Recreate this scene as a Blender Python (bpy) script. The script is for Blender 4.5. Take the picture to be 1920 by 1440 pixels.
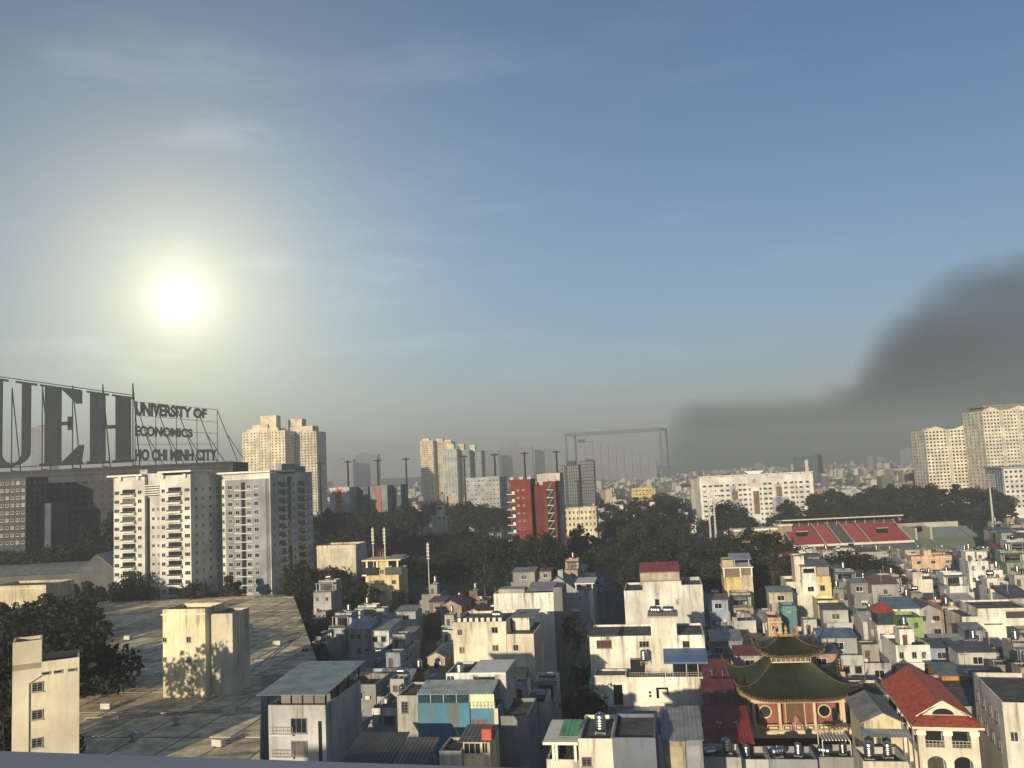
import bpy, bmesh, math, random
from mathutils import Vector, Matrix
import numpy as np
R = math.radians
C = bpy.context.scene.collection
for o in list(bpy.data.objects): bpy.data.objects.remove(o)
SC = bpy.context.scene
# ------------------------------------------------------------------ camera
F, CX, CY, H = 1600.0, 960.0, 720.0, 52.0
PITCH, ROLL = R(5.7), R(2.75)
fwd = Vector((0, math.cos(PITCH), math.sin(PITCH)))
r0, u0 = Vector((1, 0, 0)), Vector((0, -math.sin(PITCH), math.cos(PITCH)))
rgt = math.cos(ROLL)*r0 - math.sin(ROLL)*u0
upv = math.sin(ROLL)*r0 + math.cos(ROLL)*u0
cd = bpy.data.cameras.new('camera'); cam = bpy.data.objects.new('camera', cd); C.objects.link(cam)
cd.sensor_width = 36; cd.lens = 36*F/1920; cd.clip_start = .1; cd.clip_end = 30000
M = Matrix((rgt, upv, -fwd)).transposed().to_4x4(); M.translation = (0, 0, H)
cam.matrix_world = M
SC.camera = cam
def ray(px, py): return (fwd*F + rgt*(px-CX) - upv*(py-CY)).normalized()
def P(px, py, D):
    d = ray(px, py); return Vector((0, 0, H)) + d*(D/d.y)
def G(px, py, z=0):
    d = ray(px, py); return Vector((0, 0, H)) + d*((z-H)/d.z)
def proj(v):
    q = Vector(v)-Vector((0, 0, H)); z = q.dot(fwd)
    return (CX+F*q.dot(rgt)/z, CY-F*q.dot(upv)/z, z) if z > .1 else (-9e3, -9e3, z)
# ------------------------------------------------------------------ light
SUN_EL, SUN_AZ = R(11.0), R(22)          # the sun is low, behind the viewer and to the left
sdir = Vector((-math.sin(SUN_AZ)*math.cos(SUN_EL), -math.cos(SUN_AZ)*math.cos(SUN_EL), math.sin(SUN_EL)))
sl = bpy.data.lights.new('sun', 'SUN'); sl.energy = 5.0; sl.angle = R(.55); sl.color = (1, .85, .62)
so = bpy.data.objects.new('sun', sl); C.objects.link(so)
so.rotation_euler = (-sdir).to_track_quat('-Z', 'Y').to_euler()
W = bpy.data.worlds.new('World'); SC.world = W; W.use_nodes = True
nt = W.node_tree; N = nt.nodes; L = nt.links; bg = N['Background']
sky = N.new('ShaderNodeTexSky'); sky.sky_type = 'NISHITA'; sky.sun_disc = False
sky.sun_elevation = SUN_EL; sky.sun_rotation = R(180)+SUN_AZ
sky.altitude = 50; sky.air_density = 1.0; sky.dust_density = .9; sky.ozone_density = 3.4
tc = N.new('ShaderNodeTexCoord')
def wm(op, a, b=None):
    n = N.new('ShaderNodeMath'); n.operation = op
    for i, v in enumerate((a, b)):
        if v is None: continue
        if isinstance(v, (int, float)): n.inputs[i].default_value = v
        else: L.new(v, n.inputs[i])
    return n.outputs[0]
# glow put into the sky colour for the sun mirrored in window glass
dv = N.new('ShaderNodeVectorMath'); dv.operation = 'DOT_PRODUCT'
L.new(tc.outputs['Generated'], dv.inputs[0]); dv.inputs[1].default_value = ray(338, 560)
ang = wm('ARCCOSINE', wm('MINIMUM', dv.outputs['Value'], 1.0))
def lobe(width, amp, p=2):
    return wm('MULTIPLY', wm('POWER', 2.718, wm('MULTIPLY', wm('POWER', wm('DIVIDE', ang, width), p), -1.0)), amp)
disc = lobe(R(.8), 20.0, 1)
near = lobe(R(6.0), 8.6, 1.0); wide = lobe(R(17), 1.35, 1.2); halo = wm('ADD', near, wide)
# thin cloud streaks low in the sky
mp = N.new('ShaderNodeMapping'); mp.inputs['Scale'].default_value = (2.0, 2.0, 9.0)
L.new(tc.outputs['Generated'], mp.inputs['Vector'])
nz = N.new('ShaderNodeTexNoise'); nz.inputs['Scale'].default_value = 2.1; nz.inputs['Detail'].default_value = 6; nz.inputs['Roughness'].default_value = .55
L.new(mp.outputs[0], nz.inputs['Vector'])
cr = N.new('ShaderNodeMapRange'); cr.interpolation_type = 'SMOOTHSTEP'
L.new(nz.outputs['Fac'], cr.inputs['Value']); cr.inputs['From Min'].default_value = .5; cr.inputs['From Max'].default_value = .78
cloud = wm('MULTIPLY', cr.outputs[0], wm('ADD', wm('MULTIPLY', halo, .16), .12))
def addc(a, fac, col):
    m = N.new('ShaderNodeMix'); m.data_type = 'RGBA'; m.blend_type = 'ADD'; m.clamp_factor = False
    L.new(fac, m.inputs['Factor']); L.new(a, m.inputs[6]); m.inputs[7].default_value = (*col, 1)
    return m.outputs[2]
# pale dusty air low over the horizon, the same all round
sz = N.new('ShaderNodeSeparateXYZ'); L.new(tc.outputs['Generated'], sz.inputs[0])
low = wm('MULTIPLY', wm('POWER', 2.718, wm('MULTIPLY', wm('ABSOLUTE', sz.outputs['Z']), -1/.15)), .85)
hm = N.new('ShaderNodeMix'); hm.data_type = 'RGBA'; L.new(low, hm.inputs['Factor']); L.new(sky.outputs[0], hm.inputs[6]); hm.inputs[7].default_value = (3.3, 3.2, 2.95, 1)
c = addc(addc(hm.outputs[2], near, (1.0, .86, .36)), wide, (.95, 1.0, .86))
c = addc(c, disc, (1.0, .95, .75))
c = addc(c, cloud, (2.0, 1.9, 1.8))
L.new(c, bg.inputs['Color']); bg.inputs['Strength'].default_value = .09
SC.view_settings.view_transform = 'Standard'; SC.view_settings.look = 'None'
SC.view_settings.exposure = .32; SC.view_settings.gamma = 1
SC.cycles.max_bounces = 5; SC.cycles.diffuse_bounces = 2; SC.cycles.glossy_bounces = 2
SC.cycles.transparent_max_bounces = 8; SC.cycles.volume_bounces = 1
SC.cycles.use_denoising = True
# ------------------------------------------------------------------ materials
def newmat(name):
    m = bpy.data.materials.new(name); m.use_nodes = True
    return m, m.node_tree, m.node_tree.nodes['Principled BSDF']
def noise(t, scale, vec, detail=4, rough=.55):
    n = t.nodes.new('ShaderNodeTexNoise'); n.inputs['Scale'].default_value = scale
    n.inputs['Detail'].default_value = detail; n.inputs['Roughness'].default_value = rough
    t.links.new(vec, n.inputs['Vector']); return n.outputs['Fac']
def mapr(t, v, a, b, c=0., d=1.):
    n = t.nodes.new('ShaderNodeMapRange'); n.interpolation_type = 'SMOOTHSTEP'
    t.links.new(v, n.inputs['Value'])
    for k, x in zip(('From Min', 'From Max', 'To Min', 'To Max'), (a, b, c, d)): n.inputs[k].default_value = x
    return n.outputs[0]
def mixc(t, fac, a, b, mode='MIX'):
    n = t.nodes.new('ShaderNodeMix'); n.data_type = 'RGBA'; n.blend_type = mode
    for s, v in ((n.inputs['Factor'], fac), (n.inputs[6], a), (n.inputs[7], b)):
        if isinstance(v, (int, float)): s.default_value = v
        elif isinstance(v, tuple): s.default_value = (*v, 1)
        else: t.links.new(v, s)
    return n.outputs[2]
def posvec(t, sx=1, sy=1, sz=1):
    g = t.nodes.new('ShaderNodeNewGeometry'); m = t.nodes.new('ShaderNodeMapping')
    m.inputs['Scale'].default_value = (sx, sy, sz); t.links.new(g.outputs['Position'], m.inputs['Vector']); return m.outputs[0]
def ocol(t): return t.nodes.new('ShaderNodeObjectInfo').outputs['Color']
def mth(t, op, a, b):
    n = t.nodes.new('ShaderNodeMath'); n.operation = op
    for i, v in enumerate((a, b)):
        if isinstance(v, (int, float)): n.inputs[i].default_value = v
        else: t.links.new(v, n.inputs[i])
    return n.outputs[0]
def bump(t, b, h, s=.3, d=.05):
    n = t.nodes.new('ShaderNodeBump'); n.inputs['Strength'].default_value = s; n.inputs['Distance'].default_value = d
    t.links.new(h, n.inputs['Height']); t.links.new(n.outputs[0], b.inputs['Normal'])
MT = {}
def plaster(name, stain=.55, drip=.6, col=None):
    m, t, b = newmat(name); c = col if col else ocol(t)
    big = mapr(t, noise(t, .12, posvec(t)), .3, .75, .62, 1.08)
    c = mixc(t, 1.0, c, big, 'MULTIPLY')
    st = mapr(t, noise(t, .55, posvec(t, 1.7, 1.7, .16), 6, .65), .47, .70)
    gz = t.nodes.new('ShaderNodeTexCoord'); sp = t.nodes.new('ShaderNodeSeparateXYZ'); t.links.new(gz.outputs['Generated'], sp.inputs[0])
    top = mapr(t, sp.outputs['Z'], .72, 1.0, .35, 1.0)
    c = mixc(t, mth(t, 'MULTIPLY', mth(t, 'MULTIPLY', st, top), stain), c, (.13, .12, .10))
    d2 = mapr(t, noise(t, 1.3, posvec(t, 1, 1, .6), 5, .7), .56, .72)
    c = mixc(t, mth(t, 'MULTIPLY', d2, drip*.35), c, (.22, .20, .17))
    t.links.new(c, b.inputs['Base Color']); b.inputs['Roughness'].default_value = .88
    bump(t, b, noise(t, 3, posvec(t), 4), .25, .04)
    MT[name] = m
plaster('plaster', 1.0, 1.2); plaster('plaster_clean', .3, .4)
def simple(name, col=None, rough=.8, metal=0., var=.3, scale=.8, spec=.5):
    m, t, b = newmat(name); c = col if col else ocol(t)
    v = mapr(t, noise(t, scale, posvec(t), 5), .3, .72, 1-var, 1+var*.4)
    t.links.new(mixc(t, 1.0, c, v, 'MULTIPLY'), b.inputs['Base Color'])
    b.inputs['Roughness'].default_value = rough; b.inputs['Metallic'].default_value = metal; b.inputs['Specular IOR Level'].default_value = spec
    MT[name] = m; return m, t, b
simple('paint', None, .6, var=.15)
simple('concrete', (.095, .092, .085), .9, var=.55, scale=.5)
simple('steel', (.46, .46, .46), .34, 1., var=.3)
simple('dark_steel', (.008, .011, .014), .9, 0, var=.3, spec=.08)
simple('sill', (.26, .28, .32), .8, var=.3)
simple('sign_steel', (.034, .041, .046), .9, 0, var=.3, spec=.08)
simple('ground', (.045, .043, .04), .95, var=.5, scale=.15)
simple('asphalt', (.045, .045, .046), .9, var=.4, scale=.4)
def glassmat():
    m, t, b = newmat('glass'); rd = t.nodes.new('ShaderNodeObjectInfo').outputs['Random']
    v = mapr(t, noise(t, .8, posvec(t), 4), .3, .7, .7, 1.15); k = mapr(t, rd, .72, 1.0)
    c = mixc(t, k, (.016, .020, .023), (.11, .10, .08)); t.links.new(mixc(t, 1.0, c, v, 'MULTIPLY'), b.inputs['Base Color'])
    t.links.new(mapr(t, rd, .3, .9, .10, .35), b.inputs['Roughness']); MT['glass'] = m
glassmat()
simple('glass_blue', (.03, .055, .07), .1, 0, var=.3)
simple('wood', (.12, .06, .03), .7, var=.3)
simple('ceramic', None, .45, var=.35, scale=1.4)
def tin():
    m, t, b = newmat('tin'); c = ocol(t)
    v = mapr(t, noise(t, .5, posvec(t), 5), .3, .72, .62, 1.1)
    c = mixc(t, 1.0, c, v, 'MULTIPLY')
    ru = mapr(t, noise(t, .9, posvec(t, 1, .6, 1), 6, .65), .58, .72)
    c = mixc(t, mth(t, 'MULTIPLY', ru, .5), c, (.10, .055, .03))
    t.links.new(c, b.inputs['Base Color']); b.inputs['Roughness'].default_value = .55
    MT['tin'] = m
tin()
def pave():
    m, t, b = newmat('paving'); c = ocol(t)
    v = mapr(t, noise(t, .35, posvec(t, 1, 1, 1), 7, .65), .32, .68, .55, 1.25)
    c = mixc(t, 1.0, c, v, 'MULTIPLY')
    ru = mapr(t, noise(t, .16, posvec(t, 1, 2.2, 1), 6, .6), .5, .66)
    c = mixc(t, mth(t, 'MULTIPLY', ru, .55), c, (.09, .075, .05))
    t.links.new(c, b.inputs['Base Color']); b.inputs['Roughness'].default_value = .75
    bump(t, b, noise(t, 1.2, posvec(t), 6), .5, .06); MT['paving'] = m
pave()
def leaf():
    m, t, b = newmat('leaf')
    v = noise(t, .35, posvec(t), 3); ri = t.nodes.new('ShaderNodeNewGeometry').outputs['Random Per Island']
    c = mixc(t, mapr(t, v, .35, .65), (.005, .008, .004), (.014, .018, .008))
    c = mixc(t, mth(t, 'MULTIPLY', ri, .5), c, (.026, .029, .013))
    c = mixc(t, 1.0, c, ocol(t), 'MULTIPLY')
    t.links.new(c, b.inputs['Base Color']); b.inputs['Roughness'].default_value = .7; b.inputs['Specular IOR Level'].default_value = .25
    MT['leaf'] = m
    simple('bark', (.07, .055, .042), .95, var=.4, scale=2)
leaf()
def farmat():
    m, t, b = newmat('far_wall')
    g = t.nodes.new('ShaderNodeNewGeometry'); r = t.nodes.new('ShaderNodeValToRGB')
    cols = [(.40, .37, .33), (.12, .12, .11), (.46, .40, .30), (.05, .05, .045), (.30, .22, .16), (.10, .11, .12), (.5, .48, .44), (.03, .035, .025)]
    e = r.color_ramp.elements; r.color_ramp.interpolation = 'CONSTANT'
    while len(e) < len(cols): e.new(.5)
    for i, cc in enumerate(cols): e[i].position = i/len(cols); e[i].color = (*cc, 1)
    t.links.new(g.outputs['Random Per Island'], r.inputs['Fac']); t.links.new(r.outputs[0], b.inputs['Base Color'])
    b.inputs['Roughness'].default_value = .9; MT['far_wall'] = m
farmat()
# ------------------------------------------------------------------ builders
CNT = {}
def mesh(name, verts, faces, mats, idx=None, smooth=False):
    me = bpy.data.meshes.new(name); me.from_pydata([tuple(v) for v in verts], [], faces)
    for m in mats: me.materials.append(MT[m])
    if idx: me.polygons.foreach_set('material_index', idx)
    if smooth: me.polygons.foreach_set('use_smooth', [True]*len(faces))
    me.update(); return me
def obj(name, me, parent=None, loc=(0, 0, 0), rz=0, col=None, scale=None, kind=None):
    o = bpy.data.objects.new(name, me); C.objects.link(o)
    o.location = loc; o.rotation_euler = (0, 0, rz)
    if scale: o.scale = scale
    if parent: o.parent = parent
    if col: o.color = (*col[:3], 1)
    if kind: o['kind'] = kind
    return o
REP = []                # (root, look) of repeated things, labelled at the end
def thing(name, label, cat, loc, rz=0, group=None):
    o = bpy.data.objects.new(name, None); C.objects.link(o); o.empty_display_size = .5
    o.location = loc; o.rotation_euler = (0, 0, rz); o['category'] = cat
    if group: o['group'] = group
    if label is not None: o['label'] = label
    return o
class B:
    """collects boxes, quads and tubes for one mesh"""
    def __init__(s): s.v, s.f, s.m = [], [], []
    def box(s, x0, x1, y0, y1, z0, z1, m=0):
        n = len(s.v); s.v += [(x, y, z) for z in (z0, z1) for y in (y0, y1) for x in (x0, x1)]
        s.f += [tuple(n+i for i in q) for q in ((0, 2, 3, 1), (4, 5, 7, 6), (0, 1, 5, 4), (1, 3, 7, 5), (3, 2, 6, 7), (2, 0, 4, 6))]; s.m += [m]*6; return s
    def quad(s, a, b, c, d, m=0):
        n = len(s.v); s.v += [a, b, c, d]; s.f.append((n, n+1, n+2, n+3)); s.m.append(m); return s
    def poly(s, pts, m=0):
        n = len(s.v); s.v += list(pts); s.f.append(tuple(range(n, n+len(pts)))); s.m.append(m); return s
    def prism(s, pts, y0, y1, m=0):
        """outline in x,z pushed from y0 to y1"""
        k = len(pts); n = len(s.v); s.v += [(x, y0, z) for x, z in pts]+[(x, y1, z) for x, z in pts]
        s.f.append(tuple(range(n, n+k))); s.f.append(tuple(n+k+i for i in reversed(range(k)))); s.m += [m, m]
        for i in range(k):
            j = (i+1) % k; s.f.append((n+j, n+i, n+k+i, n+k+j)); s.m.append(m)
        return s
    def tube(s, a, b, r0, r1=None, k=6, m=0):
        a, b = Vector(a), Vector(b); r1 = r0 if r1 is None else r1; d = (b-a).normalized()
        u = d.orthogonal().normalized(); w = d.cross(u); n = len(s.v)
        for p, r in ((a, r0), (b, r1)):
            for i in range(k):
                t = 2*math.pi*i/k; s.v.append(tuple(p+(u*math.cos(t)+w*math.sin(t))*r))
        for i in range(k):
            j = (i+1) % k; s.f.append((n+i, n+j, n+k+j, n+k+i)); s.m.append(m)
        s.f.append(tuple(n+i for i in reversed(range(k)))); s.f.append(tuple(n+k+i for i in range(k))); s.m += [m, m]; return s
    def lathe(s, c, prof, k=14, m=0, axis='z'):
        n = len(s.v)
        for r, z in prof:
            for i in range(k):
                t = 2*math.pi*i/k; x, y = r*math.cos(t), r*math.sin(t)
                s.v.append((c[0]+x, c[1]+y, c[2]+z) if axis == 'z' else (c[0]+z, c[1]+x, c[2]+y))
        for a in range(len(prof)-1):
            for i in range(k):
                j = (i+1) % k; s.f.append((n+a*k+i, n+a*k+j, n+(a+1)*k+j, n+(a+1)*k+i)); s.m.append(m)
        s.f.append(tuple(n+i for i in reversed(range(k)))); s.f.append(tuple(n+(len(prof)-1)*k+i for i in range(k))); s.m += [m, m]; return s
    def build(s, name, mats, parent=None, loc=(0, 0, 0), rz=0, col=None, kind=None, smooth=False):
        if isinstance(mats, str): mats = [mats]
        return obj(name, mesh(name, s.v, s.f, mats, s.m, smooth), parent, loc, rz, col, None, kind)
def mass(t, x0, x1, y0, y1, z0, z1, col, par=.7, name='wall', mat='plaster', rim=.22, floor='concrete', parent_name=None):
    """wall block with a parapet round a sunken flat roof"""
    if par <= 0: return B().box(x0, x1, y0, y1, z0, z1).build(name, mat, t, col=col)
    b = B(); o = [(x0, y0), (x1, y0), (x1, y1), (x0, y1)]; i = [(x0+rim, y0+rim), (x1-rim, y0+rim), (x1-rim, y1-rim), (x0+rim, y1-rim)]
    zf = z1-par
    for k in range(4):
        a, c = o[k], o[(k+1) % 4]; p, q = i[k], i[(k+1) % 4]
        b.quad((*a, z0), (*c, z0), (*c, z1), (*a, z1)); b.quad((*a, z1), (*c, z1), (*q, z1), (*p, z1)); b.quad((*p, z1), (*q, z1), (*q, zf), (*p, zf))
    b.quad(*[(*p, zf) for p in i], m=1)
    return b.build(name, [mat, floor], t, col=col)
WCACHE = {}
def window(t, x, y, z, w, h, face='front', col=(.6, .6, .58), style='plain', pane=True, name='window'):
    """frame proud of the wall, pane set back inside it, sill below; x,y,z is the middle of the opening on the wall face"""
    key = (round(w, 2), round(h, 2), style)
    if key not in WCACHE:
        f = B(); a, c = w/2, h/2; k = min(.09, w*.09); pr = .11
        f.box(-a, -a+k, -pr, 0, -c, c).box(a-k, a, -pr, 0, -c, c).box(-a+k, a-k, -pr, 0, c-k, c).box(-a+k, a-k, -pr, 0, -c, -c+k)
        if style in ('plain', 'bars'):
            n = max(1, int(round(w/.75))-1)
            for i in range(n):
                xx = -a+w*(i+1)/(n+1); f.box(xx-.025, xx+.025, -.07, -.03, -c+k, c-k)
        if style == 'bars':
            for i in range(1, 4): f.box(-a+k, a-k, -.1, -.08, -c+h*i/4-.015, -c+h*i/4+.015)
        if style == 'hood': f.box(-a-.15, a+.15, -.5, .0, c+.02, c+.1)
        if style != 'dark': f.box(-a-.08, a+.08, -.2, 0, -c-.08, -c-.001)
        g = B().box(-a+k*.9, a-k*.9, -.03, -.005, -c+k*.9, c-k*.9)
        WCACHE[key] = (mesh('window', f.v, f.f, ['paint'], f.m), mesh('pane', g.v, g.f, ['glass'], g.m))
    fm, gm = WCACHE[key]; rz = {'front': 0, 'left': -math.pi/2, 'right': math.pi/2, 'back': math.pi}[face]
    o = obj(name, fm, t, (x, y, z), rz, col)
    if pane: obj('pane', gm, o)
    return o
def tinroof(t, x0, x1, y0, y1, zf, zb, col, name='tin_roof', parent=None, th=.05):
    """corrugated sheet sloping from the front edge (zf) to the back edge (zb)"""
    n = max(4, int((x1-x0)/.45)*2); b = B(); xs = [x0+(x1-x0)*i/n for i in range(n+1)]
    for s in (0, -th):
        for i in range(n+1):
            k = (.06 if i % 2 else 0)+s; b.v += [(xs[i], y0, zf+k), (xs[i], y1, zb+k)]
    m = 2*(n+1)
    for i in range(n):
        b.f += [(2*i, 2*i+2, 2*i+3, 2*i+1), (m+2*i, m+2*i+1, m+2*i+3, m+2*i+2), (2*i, m+2*i, m+2*i+2, 2*i+2), (2*i+1, 2*i+3, m+2*i+3, m+2*i+1)]
    b.f += [(0, 1, m+1, m), (2*n, m+2*n, m+2*n+1, 2*n+1)]; b.m = [0]*len(b.f)
    return b.build(name, 'tin', t, col=col)
def gable(t, x0, x1, y0, y1, z0, zr, col, axis='y', over=.35, mat='tin', wallcol=None, ridge=True):
    """two pitched slopes; the ridge runs along y (gable to the front) or along x"""
    b = B(); th = .1
    if axis == 'y':
        xm = (x0+x1)/2; s = (zr-z0)/(xm-x0)
        for sg, xa in ((-1, x0-over), (1, x1+over)):
            ze = zr-abs(xa-xm)*s; n = max(6, int((y1-y0+2*over)/.5)); q = [(y0-over)+(y1-y0+2*over)*i/n for i in range(n+1)]
            for i in range(n):
                k = .05 if i % 2 else 0.
                A = [(xm, q[i], zr+k), (xa, q[i], ze+k), (xa, q[i+1], ze+k), (xm, q[i+1], zr+k)]
                b.poly(A if sg < 0 else A[::-1]); b.poly([(p[0], p[1], p[2]-th) for p in (A[::-1] if sg < 0 else A)])
                b.quad((xa, q[i], ze+k), (xa, q[i], ze+k-th), (xa, q[i+1], ze+k-th), (xa, q[i+1], ze+k))
        b.poly([(x0-over, y0-over, zr-(xm-x0+over)*s), (xm, y0-over, zr), (xm, y0-over, zr-th), (x0-over, y0-over, zr-(xm-x0+over)*s-th)])
        b.poly([(x1+over, y0-over, zr-(xm-x0+over)*s), (xm, y0-over, zr), (xm, y0-over, zr-th), (x1+over, y0-over, zr-(xm-x0+over)*s-th)])
        if wallcol:
            for yy in (y0+.01, y1-.31): B().prism([(x0, z0), (x1, z0), (xm, zr-.02)], yy, yy+.3).build('gable_wall', 'plaster', t, col=wallcol)
    else:
        ym = (y0+y1)/2; s = (zr-z0)/(ym-y0)
        n = max(6, int((x1-x0+2*over)/.5)); q = [(x0-over)+(x1-x0+2*over)*i/n for i in range(n+1)]
        for ya in (y0-over, y1+over):
            ze = zr-abs(ya-ym)*s
            for i in range(n):
                k = .05 if i % 2 else 0.
                A = [(q[i], ya, ze+k), (q[i+1], ya, ze+k), (q[i+1], ym, zr+k), (q[i], ym, zr+k)]
                b.poly(A); b.poly([(p[0], p[1], p[2]-th) for p in A[::-1]])
                b.quad((q[i], ya, ze+k-th), (q[i+1], ya, ze+k-th), (q[i+1], ya, ze+k), (q[i], ya, ze+k))
        if wallcol:
            for xx in (x0, x1): B().poly([(xx, y0, z0), (xx, ym, zr-.02), (xx, y1, z0)]).build('gable_wall', 'plaster', t, col=wallcol)
    return b.build('roof', mat, t, col=col)
def railing(t, x0, x1, y, z, h=.9, col=(.5, .5, .5), name='railing', y1=None):
    b = B(); n = max(2, int((x1-x0)/.45))
    b.box(x0, x1, y-.03, y+.03, z+h-.06, z+h).box(x0, x1, y-.02, y+.02, z+h*.45, z+h*.45+.04)
    for i in range(n+1):
        x = x0+(x1-x0)*i/n; b.box(x-.025, x+.025, y-.02, y+.02, z, z+h-.06)
    return b.build(name, 'paint', t, col=col)
def winstuff(t, spots, w, h, face='front', mat='glass', name='window_panes'):
    """very small far windows: one part of real panes with sills. spots = (x,y,z)"""
    b = B()
    for x, y, z in spots:
        if face == 'front': b.box(x-w/2, x+w/2, y-.08, y+.02, z-h/2, z+h/2)
        elif face == 'right': b.box(x-.02, x+.08, y-w/2, y+w/2, z-h/2, z+h/2)
        else: b.box(x-.08, x+.02, y-w/2, y+w/2, z-h/2, z+h/2)
    return b.build(name, mat, t, kind='stuff')
FOOT = []       # (x, y, r) circles and oriented footprints taken
def taken(x, y, r):
    for (ox, oy, rz, x0, x1, y0, y1) in FOOT:
        dx, dy = x-ox, y-oy; c, s = math.cos(-rz), math.sin(-rz); lx, ly = dx*c-dy*s, dx*s+dy*c
        if x0-r < lx < x1+r and y0-r < ly < y1+r: return True
    ins = False
    for i in range(len(HALLP)):
        (ax, ay), (bx, by) = HALLP[i], HALLP[(i+1) % len(HALLP)]
        if math.hypot((ax+bx)/2-x, (ay+by)/2-y) < r: return True
        if (ay > y) != (by > y) and x < (bx-ax)*(y-ay)/(by-ay)+ax: ins = not ins
    return ins
HALLP = []
YAW = R(-9.5)
class Hero:
    """a building placed by the direction and distance of its front wall"""
    def __init__(s, name, label, cat, px0, px1, pytop, D, depth, yaw=YAW, group=None, foot=True):
        c = P((px0+px1)/2, pytop, D); s.D, s.px0, s.px1, s.py = D, px0, px1, pytop
        s.pc = (px0+px1)/2
        a, b = P(px0, pytop, D), P(px1, pytop, D)
        s.w = (b.x-a.x)/math.cos(yaw); s.h = c.z; s.d = depth; s.k = F/D
        s.t = thing(name, label, cat, (c.x, c.y, 0), yaw, group)
        s.x0, s.x1 = -s.w/2, s.w/2
        if foot: FOOT.append((c.x, c.y, yaw, s.x0, s.x1, 0, depth))
    def X(s, px): return (px-s.pc)/(s.px1-s.px0)*s.w
    def Z(s, py, px=None): return s.h-(py-s.py+(0 if px is None else (px-s.pc)*.048))/s.k
    def foot(s, x0, x1, y0, y1):
        o = s.t; FOOT.append((o.location.x, o.location.y, o.rotation_euler.z, x0, x1, y0, y1))
WHITE, CREAM, GREY, LGREY, YEL = (.74, .71, .64), (.72, .64, .48), (.34, .34, .33), (.5, .5, .49), (.72, .58, .28)
DARKF = (.09, .085, .08)
# ------------------------------------------------------------------ the setting
rng = random.Random(7)
def struct(o): o['kind'] = 'structure'; return o
gd = B(); gd.quad((-9000, -400, 0), (9000, -400, 0), (9000, 14000, 0), (-9000, 14000, 0)); struct(gd.build('ground', 'ground'))
sp0 = Vector((8.6, 150)); vv = Vector((math.sin(-YAW), math.cos(YAW)))
st = bpy.data.objects.new('street', None)
b = B(); b.quad((-3.2, -90, .02), (3.2, -90, .02), (3.2, 190, .02), (-3.2, 190, .02)); struct(b.build('street', 'asphalt', None, (sp0.x, sp0.y, 0), YAW))
b = B(); b.box(-4.6, -3.2, -90, 190, 0, .14).box(3.2, 4.6, -90, 190, 0, .14); struct(b.build('pavement', 'concrete', None, (sp0.x, sp0.y, 0), YAW))
FOOT.append((sp0.x, sp0.y, YAW, -4.3, 4.3, -90, 190))
bpy.data.objects.remove(st)
# the ledge outside the viewer's own window
a, e = P(-200, 1408, 1.7), P(1100, 1450, 1.9)
d = (e-a); b = B()
nrm = Vector((d.y, -d.x, 0)).normalized()
pts = [a-nrm*.02, e-nrm*.02, e+nrm*.6-Vector((0, 0, .03)), a+nrm*.6-Vector((0, 0, .03))]
dz = Vector((0, 0, -.35)); low = [p+dz for p in pts]
b.poly([tuple(p) for p in pts]); b.poly([tuple(p) for p in low[::-1]])
for i in range(4): b.poly([tuple(pts[i]), tuple(pts[(i+1) % 4]), tuple(low[(i+1) % 4]), tuple(low[i])][::-1])
struct(b.build('ledge', 'sill'))
# low hall added to carry the panel roof reflected in the window glass
def clip(poly, a, b, c):
    out = []
    for i in range(len(poly)):
        p, q = poly[i], poly[(i+1) % len(poly)]; dp, dq = a*p[0]+b*p[1]-c, a*q[0]+b*q[1]-c
        if dp >= 0: out.append(p)
        if dp*dq < 0: k = dp/(dp-dq); out.append((p[0]+(q[0]-p[0])*k, p[1]+(q[1]-p[1])*k))
    return out
HZ = 14.
opx = [(150, 1440), (128, 1300), (140, 1215), (185, 1128), (420, 1119), (548, 1112), (592, 1232), (489, 1292), (487, 1440)]
outl = [(G(x, y, HZ).x, G(x, y, HZ).y) for x, y in opx]
hall = thing('market_hall', 'huge low hall added for the reflected flat roof of jointed concrete panels', 'hall', (outl[0][0], outl[0][1], 0))
ox, oy = outl[0]; loc = [(x-ox, y-oy) for x, y in outl]; k = len(loc)
b = B(); n = k
for i in range(k):
    p, q = loc[i], loc[(i+1) % k]; b.quad((*p, 0), (*q, 0), (*q, HZ-.06), (*p, HZ-.06))
b.poly([(*p, HZ-.06) for p in loc]); b.build('wall', 'plaster', hall, col=GREY)
cs, sn = math.cos(YAW), math.sin(YAW); rl = [(x*cs+y*sn, -x*sn+y*cs) for x, y in loc]
PW, PD = 7.5, 13.; tilt = random.Random(3)
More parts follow.
